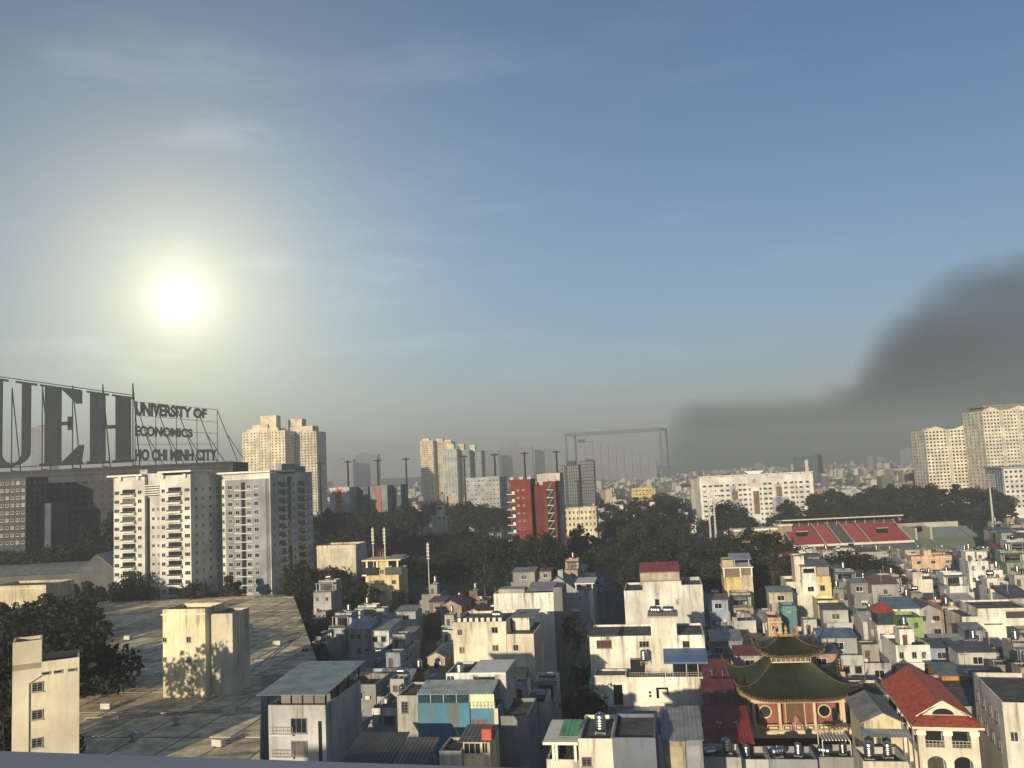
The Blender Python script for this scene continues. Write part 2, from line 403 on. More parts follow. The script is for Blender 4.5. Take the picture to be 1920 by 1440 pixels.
for iu in range(-30, 30):
    for iv in range(-10, 30):
        u0_, u1_, v0_, v1_ = iu*PW+.45, (iu+1)*PW-.0, iv*PD+.6, (iv+1)*PD
        poly = [(u0_, v0_), (u1_, v0_), (u1_, v1_), (u0_, v1_)]
        # the hall outline is nearly convex: clip against each of its edges except the reentrant corner
        for i in range(k):
            if i in (6,): continue
            p, q = rl[i], rl[(i+1) % k]
            if i == 7: p, q = rl[7], rl[8]
            nx, ny = -(q[1]-p[1]), q[0]-p[0]
            if sum(nx*(r[0]-p[0])+ny*(r[1]-p[1]) for r in rl) < 0: nx, ny = -nx, -ny
            if i == 7 and v0_ > max(rl[7][1], rl[8][1])-1: continue
            poly = clip(poly, nx, ny, nx*p[0]+ny*p[1])
            if len(poly) < 3: break
        if len(poly) < 3: continue
        area = abs(sum(poly[i][0]*poly[(i+1) % len(poly)][1]-poly[(i+1) % len(poly)][0]*poly[i][1] for i in range(len(poly))))/2
        if area < 4: continue
        z = HZ+tilt.uniform(0, .015); w = [(x*cs-y*sn, x*sn+y*cs) for x, y in poly]
        bb = B(); bb.poly([(*p, z) for p in w])
        for i in range(len(w)):
            p, q = w[i], w[(i+1) % len(w)]; bb.quad((*p, HZ-.05), (*q, HZ-.05), (*q, z), (*p, z))
        g = tilt.uniform(.6, 1.15); bb.build('roof_panel', 'paving', hall, col=(.78*g, .64*g, .40*g))
HALLP += outl
# unseen tower added left of the viewer, sized to shade the near houses
tw = thing('neighbour_tower', 'unseen grey tower added beside the viewpoint to shade the near houses', 'tower', (-62, -24, 0), 0)
mass(tw, -14, 14, 0, 18, 0, 43, (.4, .4, .38), .9)
for i in range(8):
    for j in range(5): window(tw, -12+6*j, 18, 39-3.4*i, 2.2, 1.6, 'back', pane=False)
# dark volume added beyond the far city, shaped as the viewer's reflected silhouette
def smoke():
    D0 = 4000.
    o = [(1215, 960), (1225, 850), (1245, 775), (1290, 738), (1400, 732), (1500, 730), (1575, 712), (1604, 665), (1622, 615), (1675, 562), (1765, 492), (1860, 468), (1990, 440), (2140, 420), (2500, 450), (2500, 960)]
    pts = [(P(x, y, D0).x, P(x, y, D0).z) for x, y in o]
    x0, x1 = min(p[0] for p in pts), max(p[0] for p in pts); z0, z1 = -2., max(p[1] for p in pts)
    nx, nz_ = 110, 56; rr = random.Random(4)
    def dist(x, z):
        inside = False; best = 1e9
        for i in range(len(pts)):
            (ax, az), (bx, bz) = pts[i], pts[(i+1) % len(pts)]
            if (az > z) != (bz > z) and x < (bx-ax)*(z-az)/(bz-az)+ax: inside = not inside
            k = max(0, min(1, ((x-ax)*(bx-ax)+(z-az)*(bz-az))/max(1e-6, (bx-ax)**2+(bz-az)**2)))
            best = min(best, math.hypot(x-ax-(bx-ax)*k, z-az-(bz-az)*k))
        return best if inside else -best
    v, idx, f = [], {}, []
    th = {}
    for i in range(nx+1):
        for j in range(nz_+1):
            x, z = x0+(x1-x0)*i/nx, z0+(z1-z0)*j/nz_
            d = dist(x, z) if 0 < j < nz_ else (dist(x, max(z, z0+25)) if j == 0 else -1)
            wob = .85+.15*math.sin(x*.006+1.3*math.sin(z*.008))*math.cos(z*.007)
            d += 11*math.sin(x*.0155+2.1*math.sin(z*.018))*math.sin(z*.017+1.7*math.cos(x*.01))+5*math.sin(x*.031+z*.022)*math.cos(z*.027-x*.013)
            s = max(0., min(1., d/215.)); s = s*s*(3-2*s)
            th[i, j] = 365*s*wob*(1.0 - .68*min(1, max(0, (z-110)/640)))
    for i in range(nx+1):
        for j in range(nz_+1):
            x, z = x0+(x1-x0)*i/nx, max(.2, z0+(z1-z0)*j/nz_)
            idx[i, j, 0] = len(v); v.append((x, D0-th[i, j]/2, z)); idx[i, j, 1] = len(v); v.append((x, D0+th[i, j]/2+.1, z))
    act = {(i, j) for i in range(nx) for j in range(nz_) if max(th[i+a, j+b_] for a in (0, 1) for b_ in (0, 1)) > 0}
    for i, j in act:
        f.append((idx[i, j, 0], idx[i+1, j, 0], idx[i+1, j+1, 0], idx[i, j+1, 0])); f.append((idx[i, j, 1], idx[i, j+1, 1], idx[i+1, j+1, 1], idx[i+1, j, 1]))
        for (ni, nj), (A, Bq) in (((i-1, j), ((i, j+1), (i, j))), ((i+1, j), ((i+1, j), (i+1, j+1))), ((i, j-1), ((i, j), (i+1, j))), ((i, j+1), ((i+1, j+1), (i, j+1)))):
            if (ni, nj) not in act: f.append((idx[(*A, 0)], idx[(*A, 1)], idx[(*Bq, 1)], idx[(*Bq, 0)]))
    m, t, bb = newmat('smoke'); t.nodes.remove(bb); vol = t.nodes.new('ShaderNodeVolumePrincipled')
    vol.inputs['Color'].default_value = (.10, .14, .19, 1); vol.inputs['Density'].default_value = .0105
    t.links.new(vol.outputs[0], t.nodes['Material Output'].inputs['Volume']); MT['smoke'] = m
    s = obj('dark_smoke', mesh('dark_smoke', v, f, ['smoke'])); s['kind'] = 'stuff'; s['label'] = 'dark grey volume shaped as a reflected silhouette over the skyline at the right'; s['category'] = 'smoke'
smoke()
def haze():
    m, t, bb = newmat('haze'); t.nodes.remove(bb); vol = t.nodes.new('ShaderNodeVolumePrincipled')
    vol.inputs['Color'].default_value = (.50, .55, .59, 1); vol.inputs['Density'].default_value = .00040; vol.inputs['Anisotropy'].default_value = .0
    t.links.new(vol.outputs[0], t.nodes['Material Output'].inputs['Volume']); MT['haze'] = m
    h = B().box(-5000, 5000, -300, 3600, -1.2, 170).build('haze', 'haze'); h['kind'] = 'stuff'
    h['label'] = 'grey morning haze lying over the whole city'; h['category'] = 'haze'
haze()
# ------------------------------------------------------------------ rooftop sign reflected in the window glass, on a building added for it
def sign():
    h = Hero('sign_building', 'broad dark building added behind the white apartment blocks for the reflected letters', 'building', -90, 432, 878, 430, 30, R(3))
    t = h.t; zt = h.h
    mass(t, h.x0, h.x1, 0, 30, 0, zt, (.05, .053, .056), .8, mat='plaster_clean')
    B().box(h.x0-.6, h.x1+.6, -.6, 0, zt-1.2, zt+.25).build('cornice', 'plaster_clean', t, col=(.03, .032, .034))
    for i in range(2):
        z = zt-3-18*i
        B().box(h.x0+2, h.x1-2, -.1, 0, z-.5, z+.5).build('wall_band', 'plaster_clean', t, col=(.028, .03, .032))
    winstuff(t, [(h.x0+4+4.2*i, 0, zt-7-3.6*j) for i in range(int((h.w-8)/4.2)) for j in range(10)], 2.2, 1.5)
    # giant letters
    base = zt+.25
    def frame_(s, x0, x1, z1, nb, dep=5.0, r=.16):
        b = B()
        for i in range(nb+1):
            x = x0+(x1-x0)*i/nb; b.tube((x, 1.2, base), (x, 1.2, z1), r, k=4); b.tube((x, 1.2+dep, base), (x, 1.2, z1-.5), r, k=4)
            b.tube((x, 1.2, base+.4), (x, 1.2+dep, base+.1), r*.8, k=4)
        b.build('steel_frame', 'sign_steel', s)
    k = 1/h.k
    s1 = thing('rooftop_letters', 'giant dark serif capital letters standing in a steel frame on the roof', 'sign', (t.location.x, t.location.y, 0), t.rotation_euler.z)
    xl = lambda px: h.X(px)
    def zz(py, px): return h.Z(py, px)
    top = lambda x: zz(706, 0)+(x-xl(0))*((zz(740, 245)-zz(706, 0))/(xl(245)-xl(0)))
    bot = base+2.2
    m = B(); y0, y1 = .2, 1.0
    def stem(s, xa, xb): s.prism([(xa, bot), (xb, bot), (xb, top(xb)-.9), (xa, top(xa)-.9)], y0, y1)
    def serif(s, xa, xb, up):
        if up: s.prism([(xa, top(xa)-2.0), (xb, top(xb)-2.0), (xb, top(xb)-.9), (xa, top(xa)-.9)], y0-.08, y1+.02)
        else: s.prism([(xa, bot), (xb, bot), (xb, bot+1.1), (xa, bot+1.1)], y0-.08, y1+.02)
    def letter(name, build):
        s = B(); build(s); s.build(name, 'sign_steel', s1)
    def U(s):
        stem(s, xl(-26), xl(7)); 
        s.prism([(xl(43), bot+7), (xl(59), bot+7), (xl(59), top(xl(59))-.9), (xl(43), top(xl(43))-.9)], y0, y1)
        serif(s, xl(-36), xl(17), True); serif(s, xl(31), xl(70), True)
        n = 14; ro, ri = (xl(59)-xl(-26))/2, (xl(43)-xl(7))/2; cx_, ci = (xl(59)+xl(-26))/2, (xl(43)+xl(7))/2
        for i in range(n):
            a0, a1 = math.pi+math.pi*i/n, math.pi+math.pi*(i+1)/n
            pt = lambda c, r, a, f: (c+r*math.cos(a), bot+7+7*f*math.sin(a)+.0)
            s.prism([pt(cx_, ro, a0, 1), pt(cx_, ro, a1, 1), pt(ci, ri, a1, .72), pt(ci, ri, a0, .72)], y0+.01, y1-.01)
    def E(s):
        stem(s, xl(85), xl(115)); serif(s, xl(76), xl(150), True); serif(s, xl(76), xl(155), False)
        zm = (bot+top(xl(90)))/2
        s.box(xl(113), xl(134), y0, y1, zm-.9, zm+.9); s.box(xl(127), xl(136), y0, y1, zm-3.4, zm+3.4)
        s.prism([(xl(143), top(xl(140))-8.5), (xl(153), top(xl(140))-8.5), (xl(153), top(xl(147))-1.5), (xl(116), top(xl(120))-1.8)], y0, y1)
        s.prism([(xl(115), bot+.9), (xl(152), bot+.6), (xl(157), bot+9.5), (xl(148), bot+9.5)], y0, y1)
    def Hh(s):
        for xa in (168, 215): stem(s, xl(xa), xl(xa+28)); serif(s, xl(xa-6), xl(xa+34), True); serif(s, xl(xa-6), xl(xa+34), False)
        zm = (bot+top(xl(200)))/2; s.box(xl(190), xl(216), y0, y1, zm-.9, zm+.9)
    letter('letter', U); letter('letter', E); letter('letter', Hh)
    for zf in (0, 1):
        b = B()
        for i in range(8):
            xa, xb = xl(-88)+(xl(246)-xl(-88))*i/8, xl(-88)+(xl(246)-xl(-88))*(i+1)/8
            za, zb = (top(xa), top(xb)) if zf else (bot-.1, bot-.1)
            b.tube((xa, 1.2, za), (xb, 1.2, zb), .32, k=4)
        b.build('rail', 'sign_steel', s1)
    frame_(s1, xl(-88), xl(246), top(xl(120)), 6, 9, .3)
    s1['group'] = 'rooftop letter signs'
    s2 = thing('rooftop_lettering', 'dark steel lattice with three lines of lettering, right of the giant letters', 'sign', (t.location.x, t.location.y, 0), t.rotation_euler.z)
    x0, x1 = xl(250), xl(403); zt2 = zz(752, 250); zt3 = zz(767, 403)
    b = B(); n = 4
    rows = [(752, 767), (778, 791), (806, 812), (833, 832), (864, 862)]
    for ya, yb in rows: b.tube((x0, 1.2, zz(ya, 250)), (x1, 1.2, zz(yb, 403)), .16, k=4)
    for i in range(n+1):
        x = x0+(x1-x0)*i/n; za = zt2+(zt3-zt2)*i/n
        b.tube((x, 1.2, base), (x, 1.2, za), .18, k=4); b.tube((x+xl(30)-xl(0), 8, base), (x, 1.25, za-.3), .24, k=4); b.tube((x+xl(45)-xl(0), 7, base), (x+.5*(x1-x0)/n, 1.25, (base+za)/2), .2, k=4)
    b.build('steel_frame', 'sign_steel', s2)
    for txt, pa, pb, xa, xb in (('UNIVERSITY OF', (752, 779), (766, 784), 251, 384), ('ECONOMICS', (797, 818), (804, 820), 250, 357), ('HO CHI MINH CITY', (842, 864), (842, 864), 250, 402)):
        cu = bpy.data.curves.new('lettering', 'FONT'); cu.body = txt; cu.extrude = .25; cu.offset = .05
        tmp = bpy.data.objects.new('tmp', cu); C.objects.link(tmp); bpy.context.view_layer.update()
        me = bpy.data.meshes.new_from_object(tmp.evaluated_get(bpy.context.evaluated_depsgraph_get())); bpy.data.objects.remove(tmp)
        co = np.empty(len(me.vertices)*3); me.vertices.foreach_get('co', co); co = co.reshape(-1, 3)
        mn, mx = co.min(0), co.max(0); u = (co[:, 0]-mn[0])/(mx[0]-mn[0]); w = (co[:, 1]-mn[1])/(mx[1]-mn[1])
        X0, X1 = xl(xa), xl(xb); za, zb = zz(pa[1], xa), zz(pb[1], xb); ha, hb = (pa[1]-pa[0])/h.k, (pb[1]-pb[0])/h.k
        out = np.stack([X0+u*(X1-X0), .9-co[:, 2], za+(zb-za)*u+w*(ha+(hb-ha)*u)], 1)
        me.vertices.foreach_set('co', out.ravel()); me.materials.clear(); me.materials.append(MT['sign_steel']); me.update()
        obj('lettering', me, s2)
    s2['group'] = 'rooftop letter signs'
sign()
# ------------------------------------------------------------------ the two white apartment blocks
def balcony(t, x, y, z, w, face='front', dep=1.2, col=(.68, .66, .6), rail=(.30, .31, .32)):
    key = ('balc', round(w, 2), dep)
    if key not in WCACHE:
        a = w/2; s = B().box(-a, a, -dep, 0, -.18, 0).box(-a, a, -dep, -dep+.09, 0, .42).box(-a, -a+.09, -dep, 0, 0, .95).box(a-.09, a, -dep, 0, 0, .95)
        r = B().box(-a, a, -dep+.01, -dep+.07, .9, .97)
        n = max(4, int(w/.35))
        for i in range(1, n): r.box(-a+w*i/n-.02, -a+w*i/n+.02, -dep+.02, -dep+.06, .42, .9)
        g = B().box(-a+.12, a-.12, -.05, -.01, .02, 2.35)
        WCACHE[key] = (mesh('balcony', s.v, s.f, ['paint'], s.m), mesh('railing', r.v, r.f, ['paint'], r.m), mesh('glass_door', g.v, g.f, ['glass'], g.m))
    s, r, g = WCACHE[key]; rz = {'front': 0, 'right': math.pi/2, 'left': -math.pi/2}[face]
    o = obj('balcony', s, t, (x, y, z), rz, col); obj('railing', r, o, col=rail); obj('glass_door', g, o)
def blockA():
    h = Hero('apartment_block', 'white apartment block with balconies, left of the white block with grey front', 'apartment block', 207, 362, 893, 300, 22)
    t = h.t; X, Z = h.X, h.Z; y = 0; zt = h.h
    mass(t, h.x0, X(270), 0, 22, 0, zt, WHITE, .6, mat='plaster_clean'); mass(t, X(300), h.x1, 0, 22, 0, zt, WHITE, .6, mat='plaster_clean')
    mass(t, X(270), X(300), 1.6, 22, 0, zt+1.0, (.6, .59, .55), .6, mat='plaster_clean')
    B().box(X(197), X(268), -1.2, 14, zt+.3, zt+.9).build('roof_slab', 'paint', t, col=WHITE)
    B().box(X(300), X(366), -1.2, 14, zt+.9, zt+1.5).build('roof_slab', 'paint', t, col=WHITE)
    for px in (222, 258, 308, 352): B().box(X(px)-.5, X(px)+.5, -.9, -.1, zt-1.0, zt+.28).build('bracket', 'paint', t, col=WHITE)
    for i in range(5): B().box(X(270), X(300), -.25, .1, Z(911+4.2*i), Z(911+4.2*i)+.35).build('louver', 'paint', t, col=(.7, .68, .62))
    B().box(X(271.5), X(275), 1.4, 1.55, 0, Z(932)).build('stair_glazing', 'glass', t)
    for i in range(13):
        z = Z(921.5)-3.14*i
        for px, w in ((213.5, 1.9), (260, 1.5), (307.5, 1.4), (355, 2.0)): window(t, X(px), 0, z, w, 1.35, pane=True)
        for px, w in ((282, 1.1), (292, .7)):
            if i > 1: window(t, X(px), 1.6, z, w, 1.2)
        for px, w in ((238, 5.2), (330.5, 5.2)): balcony(t, X(px), 0, z-1.25, w)
        for yy, w in ((3.5, 1.6), (8, 1.2), (13, 1.6), (18, 1.4)): window(t, h.x1, yy, z, w, 1.3, 'right')
    mass(t, X(240), X(255), 6, 12, zt-.6, zt+2.6, (.5, .5, .48), .2, name='lift_house')
def blockB():
    h = Hero('apartment_block', 'white apartment block with grey front panel and dark side, right of its twin', 'apartment block', 413, 508, 889, 310, 38)
    t = h.t; X, Z = h.X, h.Z; zt = h.h; g = (.31, .33, .35)
    mass(t, h.x0, h.x1, 0, 38, 0, zt, WHITE, .6, mat='plaster_clean')
    B().box(X(420.5), X(500), -.35, 0, 0, Z(899)).build('front_panel', 'plaster_clean', t, col=g)
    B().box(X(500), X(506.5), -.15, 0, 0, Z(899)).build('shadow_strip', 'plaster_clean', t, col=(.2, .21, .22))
    B().box(X(402), h.x1+.6, -1.2, 20, zt+.3, zt+.95).build('roof_slab', 'paint', t, col=WHITE)
    mass(t, X(495), h.x1, 10, 22, zt-.6, zt+3.2, (.3, .31, .32), .2, name='lift_house'); mass(t, X(470), h.x1-2, 26, 36, zt-.6, zt+2.4, (.36, .36, .36), .2, name='lift_house')
    B().box(X(452), X(460), -.42, -.35, 0, Z(904)).build('stair_glazing', 'glass', t)
    for i in range(13):
        z = Z(912.5)-3.06*i
        for px, w in ((430, 1.8), (444.5, 1.7), (467, 1.7), (481.5, 1.7)): window(t, X(px), -.35, z, w, 1.5)
        window(t, X(415.5), 0, z, .9, 1.4)
        B().box(X(438), X(474), -.55, -.35, z-1.45, z-1.15).build('band', 'paint', t, col=(.62, .62, .6))
        for yy, w in ((3, 1.3), (20, 1.6), (33.5, 1.6), (36.5, 1.2)): window(t, h.x1, yy, z, w, 1.5, 'right')
        for yy, w in ((9.5, 6.0), (27, 6.5)): balcony(t, h.x1, yy, z-1.2, w, 'right')
    B().box(h.x1, h.x1+.2, 14.5, 17.5, 0, zt-1.5).build('stair_glazing', 'glass', t)
blockA(); blockB()
# ------------------------------------------------------------------ towers further off
def tower(name, label, px0, px1, pyt, D, dep, col, floor, nx, wsz=(1.5, 1.3), crown=(), yaw=YAW, zmin=8, side=None, ny=None, ribs=(), group='apartment towers on the skyline', wallmat='plaster_clean', pitcher=None):
    h = Hero(name, label, 'tower', px0, px1, pyt, D, dep, yaw, group); t = h.t; zt = h.h
    mass(t, h.x0, h.x1, 0, dep, 0, zt, col, .8, mat=wallmat)
    nz_ = int((zt-zmin-2)/floor); m = h.w/nx
    winstuff(t, [(h.x0+m*(i+.5), 0, zt-2.2-floor*j) for i in range(nx) for j in range(nz_) if not (i in ribs)], min(wsz[0], m*.55), wsz[1])
    ny = ny or max(2, int(dep/4)); q = dep/ny
    for sd in ([side] if side else ['right' if h.pc < 1220 else 'left']):
        x = h.x1 if sd == 'right' else h.x0
        winstuff(t, [(x, q*(i+.5), zt-2.2-floor*j) for i in range(ny) for j in range(nz_)], min(wsz[0], q*.5), wsz[1], sd)
    for i in ribs: B().box(h.x0+m*i+.3, h.x0+m*(i+1)-.3, -.7, 0, 0, zt-.4).build('facade_rib', wallmat, t, col=tuple(c*.8 for c in col))
    for (pa, pb, pt, y0, y1, cc) in crown: mass(t, h.X(pa), h.X(pb), y0, y1, zt-.8, h.Z(pt), cc or col, .5, name='crown', mat=wallmat)
    for i in range(1, 4): B().box(h.x0-.15, h.x1+.15, -.25, 0, zt*i/4, zt*i/4+.35).build('band', 'paint', t, col=tuple(c*.9 for c in col))
    return h
tower('apartment_tower', 'tall cream tower with stepped crown behind the white apartment blocks', 452, 536, 809, 1000, 34, (.80, .70, .50), 3.3, 12, (1.6, 1.5), [(457, 520, 803, 4, 26, None), (484, 515, 779, 6, 18, None), (470, 500, 796, 3, 24, None)], ribs=(4, 7), ny=9)
tower('apartment_tower', 'right wing of the tall cream tower, with a square roof block', 537, 594, 810, 1022, 30, (.66, .58, .44), 3.3, 9, (1.6, 1.5), [(536, 563, 784, 5, 18, None), (540, 585, 799, 3, 22, None)], ribs=(3,), ny=6)
tower('apartment_tower', 'slim cream tower leftmost of the paired towers over the dark trees', 787, 812, 826, 1300, 26, (.78, .66, .46), 3.2, 8, (1.5, 1.5), [(790, 804, 822, 3, 12, None)], ribs=(3,))
tower('apartment_tower', 'cream tower with two roof blocks, second of the paired towers', 813, 846, 828, 1310, 26, (.74, .62, .45), 3.2, 9, (1.5, 1.5), [(816, 829, 822, 3, 12, None), (833, 845, 825, 3, 12, None)], ribs=(4,))
tower('apartment_tower', 'white and green striped tower right of the cream pair', 829, 856, 842, 1210, 30, (.55, .60, .55), 3.2, 9, (1.3, 1.5), [(836, 850, 832, 3, 14, (.75, .68, .5))], ribs=(1, 3, 5, 7))
tower('apartment_tower', 'grey blue tower with a cream roof block, before the last of the row', 857, 880, 844, 1225, 30, (.34, .38, .39), 3.2, 8, (1.6, 1.6), [(858, 869, 832, 3, 14, (.75, .68, .5))], ribs=(2, 5))
tower('apartment_tower', 'grey blue tower at the right end of the paired row, cream roof block', 881, 902, 845, 1240, 26, (.27, .31, .33), 3.2, 8, (1.6, 1.6), [(880, 890, 834, 3, 12, (.75, .68, .5))], ribs=(0,))
tower('glass_tower', 'dark unfinished tower with netting, left of the two behind red building', 1050, 1084, 872, 900, 26, (.07, .085, .10), 3.4, 8, (2.2, 2.2), [(1062, 1078, 864, 3, 12, None)], group='dark towers', ribs=(2,))
tower('glass_tower', 'dark unfinished tower, right of the two behind the red building', 1085, 1112, 864, 905, 24, (.06, .07, .085), 3.4, 7, (2.2, 2.2), [(1098, 1110, 861, 3, 12, None)], group='dark towers')
g = tower('glass_tower', 'teal glass office tower with darker edge fins above the long white block', 1493, 1533, 855, 1500, 30, (.05, .09, .11), 3.6, 10, (3.0, 2.6), [], group=None, wallmat='paint')
B().box(g.X(1532), g.X(1539), -1, 26, 0, g.Z(853)).build('fin', 'dark_steel', g.t); B().box(g.X(1508), g.X(1514), -.4, 0, g.Z(890), g.Z(862)).build('bright_panel', 'paint', g.t, col=(.6, .58, .45))
tower('office_block', 'small grey office block right of the teal glass tower', 1540, 1556, 888, 1450, 20, (.35, .35, .34), 3.4, 4, (2.0, 1.5), [], group=None)
# the two cream towers at the right edge
def gables(h, spans, zt):
    for a, b_ in spans:
        s = B(); s.prism([(h.X(a), zt), (h.X(b_), zt), (h.X((a+b_)/2), zt+3.2)], -.3, 1.0); s.build('pediment', 'plaster_clean', h.t, col=(.82, .74, .56))
h = tower('apartment_tower', 'wide cream tower with rows of square windows, shorter of the pair', 1735, 1846, 804, 800, 34, (.80, .74, .58), 3.15, 17, (1.7, 1.5), [(1742, 1760, 800, 4, 14, None), (1820, 1838, 797, 4, 14, None)], yaw=R(-4), ribs=(6, 12), side='left', ny=5)
gables(h, [(1738, 1772), (1790, 1826)], h.h)
h = tower('apartment_tower', 'taller cream tower with dark rounded top at the right edge', 1842, 1935, 768, 760, 36, (.80, .74, .58), 3.15, 15, (1.6, 1.5), [], yaw=R(-2), ribs=(5, 10), side='left', ny=5)
gables(h, [(1843, 1872), (1890, 1930)], h.h)
B().box(h.X(1850), h.X(1940), 4, 30, h.h-.8, h.Z(761)).box(h.X(1846), h.X(1944), 3, 31, h.Z(761), h.Z(758)).build('crown', 'plaster_clean', h.t, col=(.25, .24, .22))
h = tower('apartment_tower', 'blue grey tower with white end wall at the right edge', 1884, 1960, 877, 560, 30, (.74, .72, .66), 3.2, 9, (1.4, 1.4), [], yaw=R(-9), side='left', ny=7, group=None)
for i in range(7): B().box(h.x0-.8, h.x0, 1+4.2*i, 3.4+4.2*i, 0, h.h-1).build('facade_rib', 'plaster_clean', h.t, col=(.24, .28, .32))
B().box(h.x0-1.5, h.x1, -1, 31, h.h, h.h+1).build('roof_slab', 'paint', h.t, col=(.3, .32, .34))
# ------------------------------------------------------------------ long white block
def longblock():
    h = Hero('long_block', 'long white block with grey inset bays and a flared central canopy', 'building', 1311, 1523, 893, 575, 18, R(-1.5)); t = h.t; X, Z = h.X, h.Z
    mass(t, h.x0, h.x1, 0, 18, 0, h.h, (.80, .76, .68), .5, mat='plaster_clean')
    for i in range(10):
        x0 = h.x0+h.w*i/10+.5; B().box(x0, x0+h.w/10-1, .6, 1.0, h.h-.01, h.h+1.0).build('roof_parapet', 'paint', t, col=(.7, .66, .6))
    B().box(h.x0-.4, h.x1+.4, -.6, 2, h.h+1.0, h.h+1.5).build('roof_slab', 'paint', t, col=(.8, .76, .7))
    zc = Z(893)
    s = B(); s.prism([(X(1404), zc+1.5), (X(1422), zc+1.5), (X(1432), zc+3.6), (X(1394), zc+3.6)], -2.0, 5); s.build('canopy', 'paint', t, col=(.85, .8, .7))
    B().box(X(1399), X(1427), -.5, 0, Z(910), zc+1.45).build('emblem_panel', 'paint', t, col=(.55, .56, .58))
    em = B(); em.box(X(1411), X(1415), -.65, -.5, Z(905), Z(897)).box(X(1408.5), X(1417.5), -.64, -.51, Z(902.5), Z(901)); em.prism([(X(1409), Z(906)), (X(1411), Z(906)), (X(1413.5), Z(903)), (X(1412), Z(903))], -.63, -.5); em.prism([(X(1417.5), Z(906)), (X(1415.5), Z(906)), (X(1413), Z(903)), (X(1414.5), Z(903))], -.62, -.5)
    em.build('emblem', 'paint', t, col=(.6, .2, .1))
    for (a, b_, yt, c) in ((1367, 1378, 908, (.5, .52, .55)), (1451, 1462, 908, (.5, .52, .55)), (1370, 1386, 936, (.46, .48, .52)), (1444, 1476, 934, (.42, .45, .5))):
        B().box(X(a), X(b_), -.5, 0, 0, Z(yt)).build('grey_bay', 'plaster_clean', t, col=c)
    for (a, b_, ya, yb) in ((1370, 1381, 918, 934), (1453, 1463, 914, 932), (1410, 1420, 920, 962)): B().box(X(a), X(b_), -.62, -.0, Z(yb), Z(ya)).build('brown_panel', 'plaster_clean', t, col=(.22, .13, .10))
    cols = [1320, 1331, 1345, 1352, 1363, 1386, 1395, 1433, 1442, 1471, 1483, 1500, 1512]
    for r in range(10):
        z = Z(907.5)-3.3*r
        for px in cols:
            if px in (1345,) and r % 2: continue
            window(t, X(px), 0, z, 2.3, 1.45, pane=True)
        for px in (1340, 1374, 1404, 1424, 1457, 1491): window(t, X(px), -.5 if px in (1374, 1457) else 0, z, 1.2, 1.5, col=(.45, .5, .55))
        B().box(h.x0, h.x1, -.18, 0, z-1.55, z-1.3).build('floor_band', 'paint', t, col=(.66, .62, .56))
    for px in (1314.5, 1399, 1427, 1519): B().box(X(px)-.5, X(px)+.5, -.4, 0, 0, h.h-.05).build('pilaster', 'paint', t, col=(.8, .77, .7))
longblock()
def redbuilding():
    h = Hero('red_building', 'dark red windowless slab building with open stair galleries', 'building', 954, 994, 899, 350, 14, R(-9.5)); t = h.t; X, Z = h.X, h.Z; red = (.20, .038, .03)
    mass(t, X(954), X(994), 0, 14, 0, h.h, red, .5, mat='plaster_clean')
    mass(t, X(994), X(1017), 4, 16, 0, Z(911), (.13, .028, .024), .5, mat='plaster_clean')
    mass(t, X(1017), X(1040), 0, 16, 0, Z(905), red, .5, mat='plaster_clean')
    mass(t, X(1000), X(1044), 10, 24, 0, Z(891), (.62, .57, .48), .4, name='rear_block', mat='plaster_clean'); h.foot(X(994), X(1050), 0, 24)
    B().box(X(1024), X(1036), -.1, 0, 0, Z(916)).build('stair_opening', 'glass', t)
    for i in range(9):
        z = Z(920)-3.1*i
        B().box(X(1024), X(1036), -.9, -.1, z-.25, z).build('landing', 'paint', t, col=(.6, .58, .52))
        s = B(); s.prism([(X(1025), z), (X(1026), z), (X(1035), z+2.8), (X(1034), z+2.8)], -.6, -.3); s.build('stair_flight', 'paint', t, col=(.4, .38, .34))
        for px in (970, 980): window(t, X(px), 0, z+.3, .9, .7, col=(.5, .3, .26))
        B().box(X(954)-1.1, X(965), -.8, 0, z-1.4, z-1.15).build('balcony', 'paint', t, col=(.65, .62, .55)); B().box(X(955), X(964), -.09, 0, z-1.1, z+.9).build('loggia', 'glass_blue', t)
        B().box(X(959), X(964), -.8, -.1, z-1.1, z-.1).build('parapet', 'paint', t, col=(.68, .65, .58))
    for px in (957, 975, 990, 1022, 1036): B().box(X(px)-.8, X(px)+.8, 3, 5, Z(911), (h.h if px < 1000 else Z(905))+1).build('roof_unit', 'paint', t, col=(.4, .38, .36))
redbuilding()
def block(name, label, px0, px1, pyt, D, dep, col, rows, cols, floor=3.3, wsz=(1.5, 1.4), yaw=YAW, cat='building', extra=None, side=True, mat='plaster', group=None, pane=True, cornice=True):
    h = Hero(name, label, cat, px0, px1, pyt, D, dep, yaw, group); t = h.t
    mass(t, h.x0, h.x1, 0, dep, 0, h.h, col, .7, mat=mat)
    if cornice: B().box(h.x0-.2, h.x1+.2, -.3, 0, h.h-1.0, h.h-.8).build('cornice', 'paint', t, col=tuple(min(1, c*1.1) for c in col))
    for r in range(rows):
        z = h.h-2.4-floor*r
        if z < 1: break
        for i in range(cols): window(t, h.x0+h.w*(i+.5)/cols, 0, z, min(wsz[0], h.w/cols*.6), wsz[1], pane=pane)
        if side:
            n = max(1, int(dep/5)); x = h.x1 if h.pc < 1225 else h.x0
            for i in range(n): window(t, x, dep*(i+.5)/n, z, wsz[0], wsz[1], 'right' if h.pc < 1225 else 'left', pane=pane)
    if extra: extra(h)
    return h
def ex_orange(h):
    for a, b_ in ((.30, .62),): B().box(h.x0+h.w*a, h.x0+h.w*b_, -.5, 0, 0, h.h-.6).build('orange_bay', 'paint', h.t, col=(.62, .13, .06))
    for r in range(5): window(h.t, h.x0+h.w*.46, -.5, h.h-3-3.3*r, 2.4, 1.4)
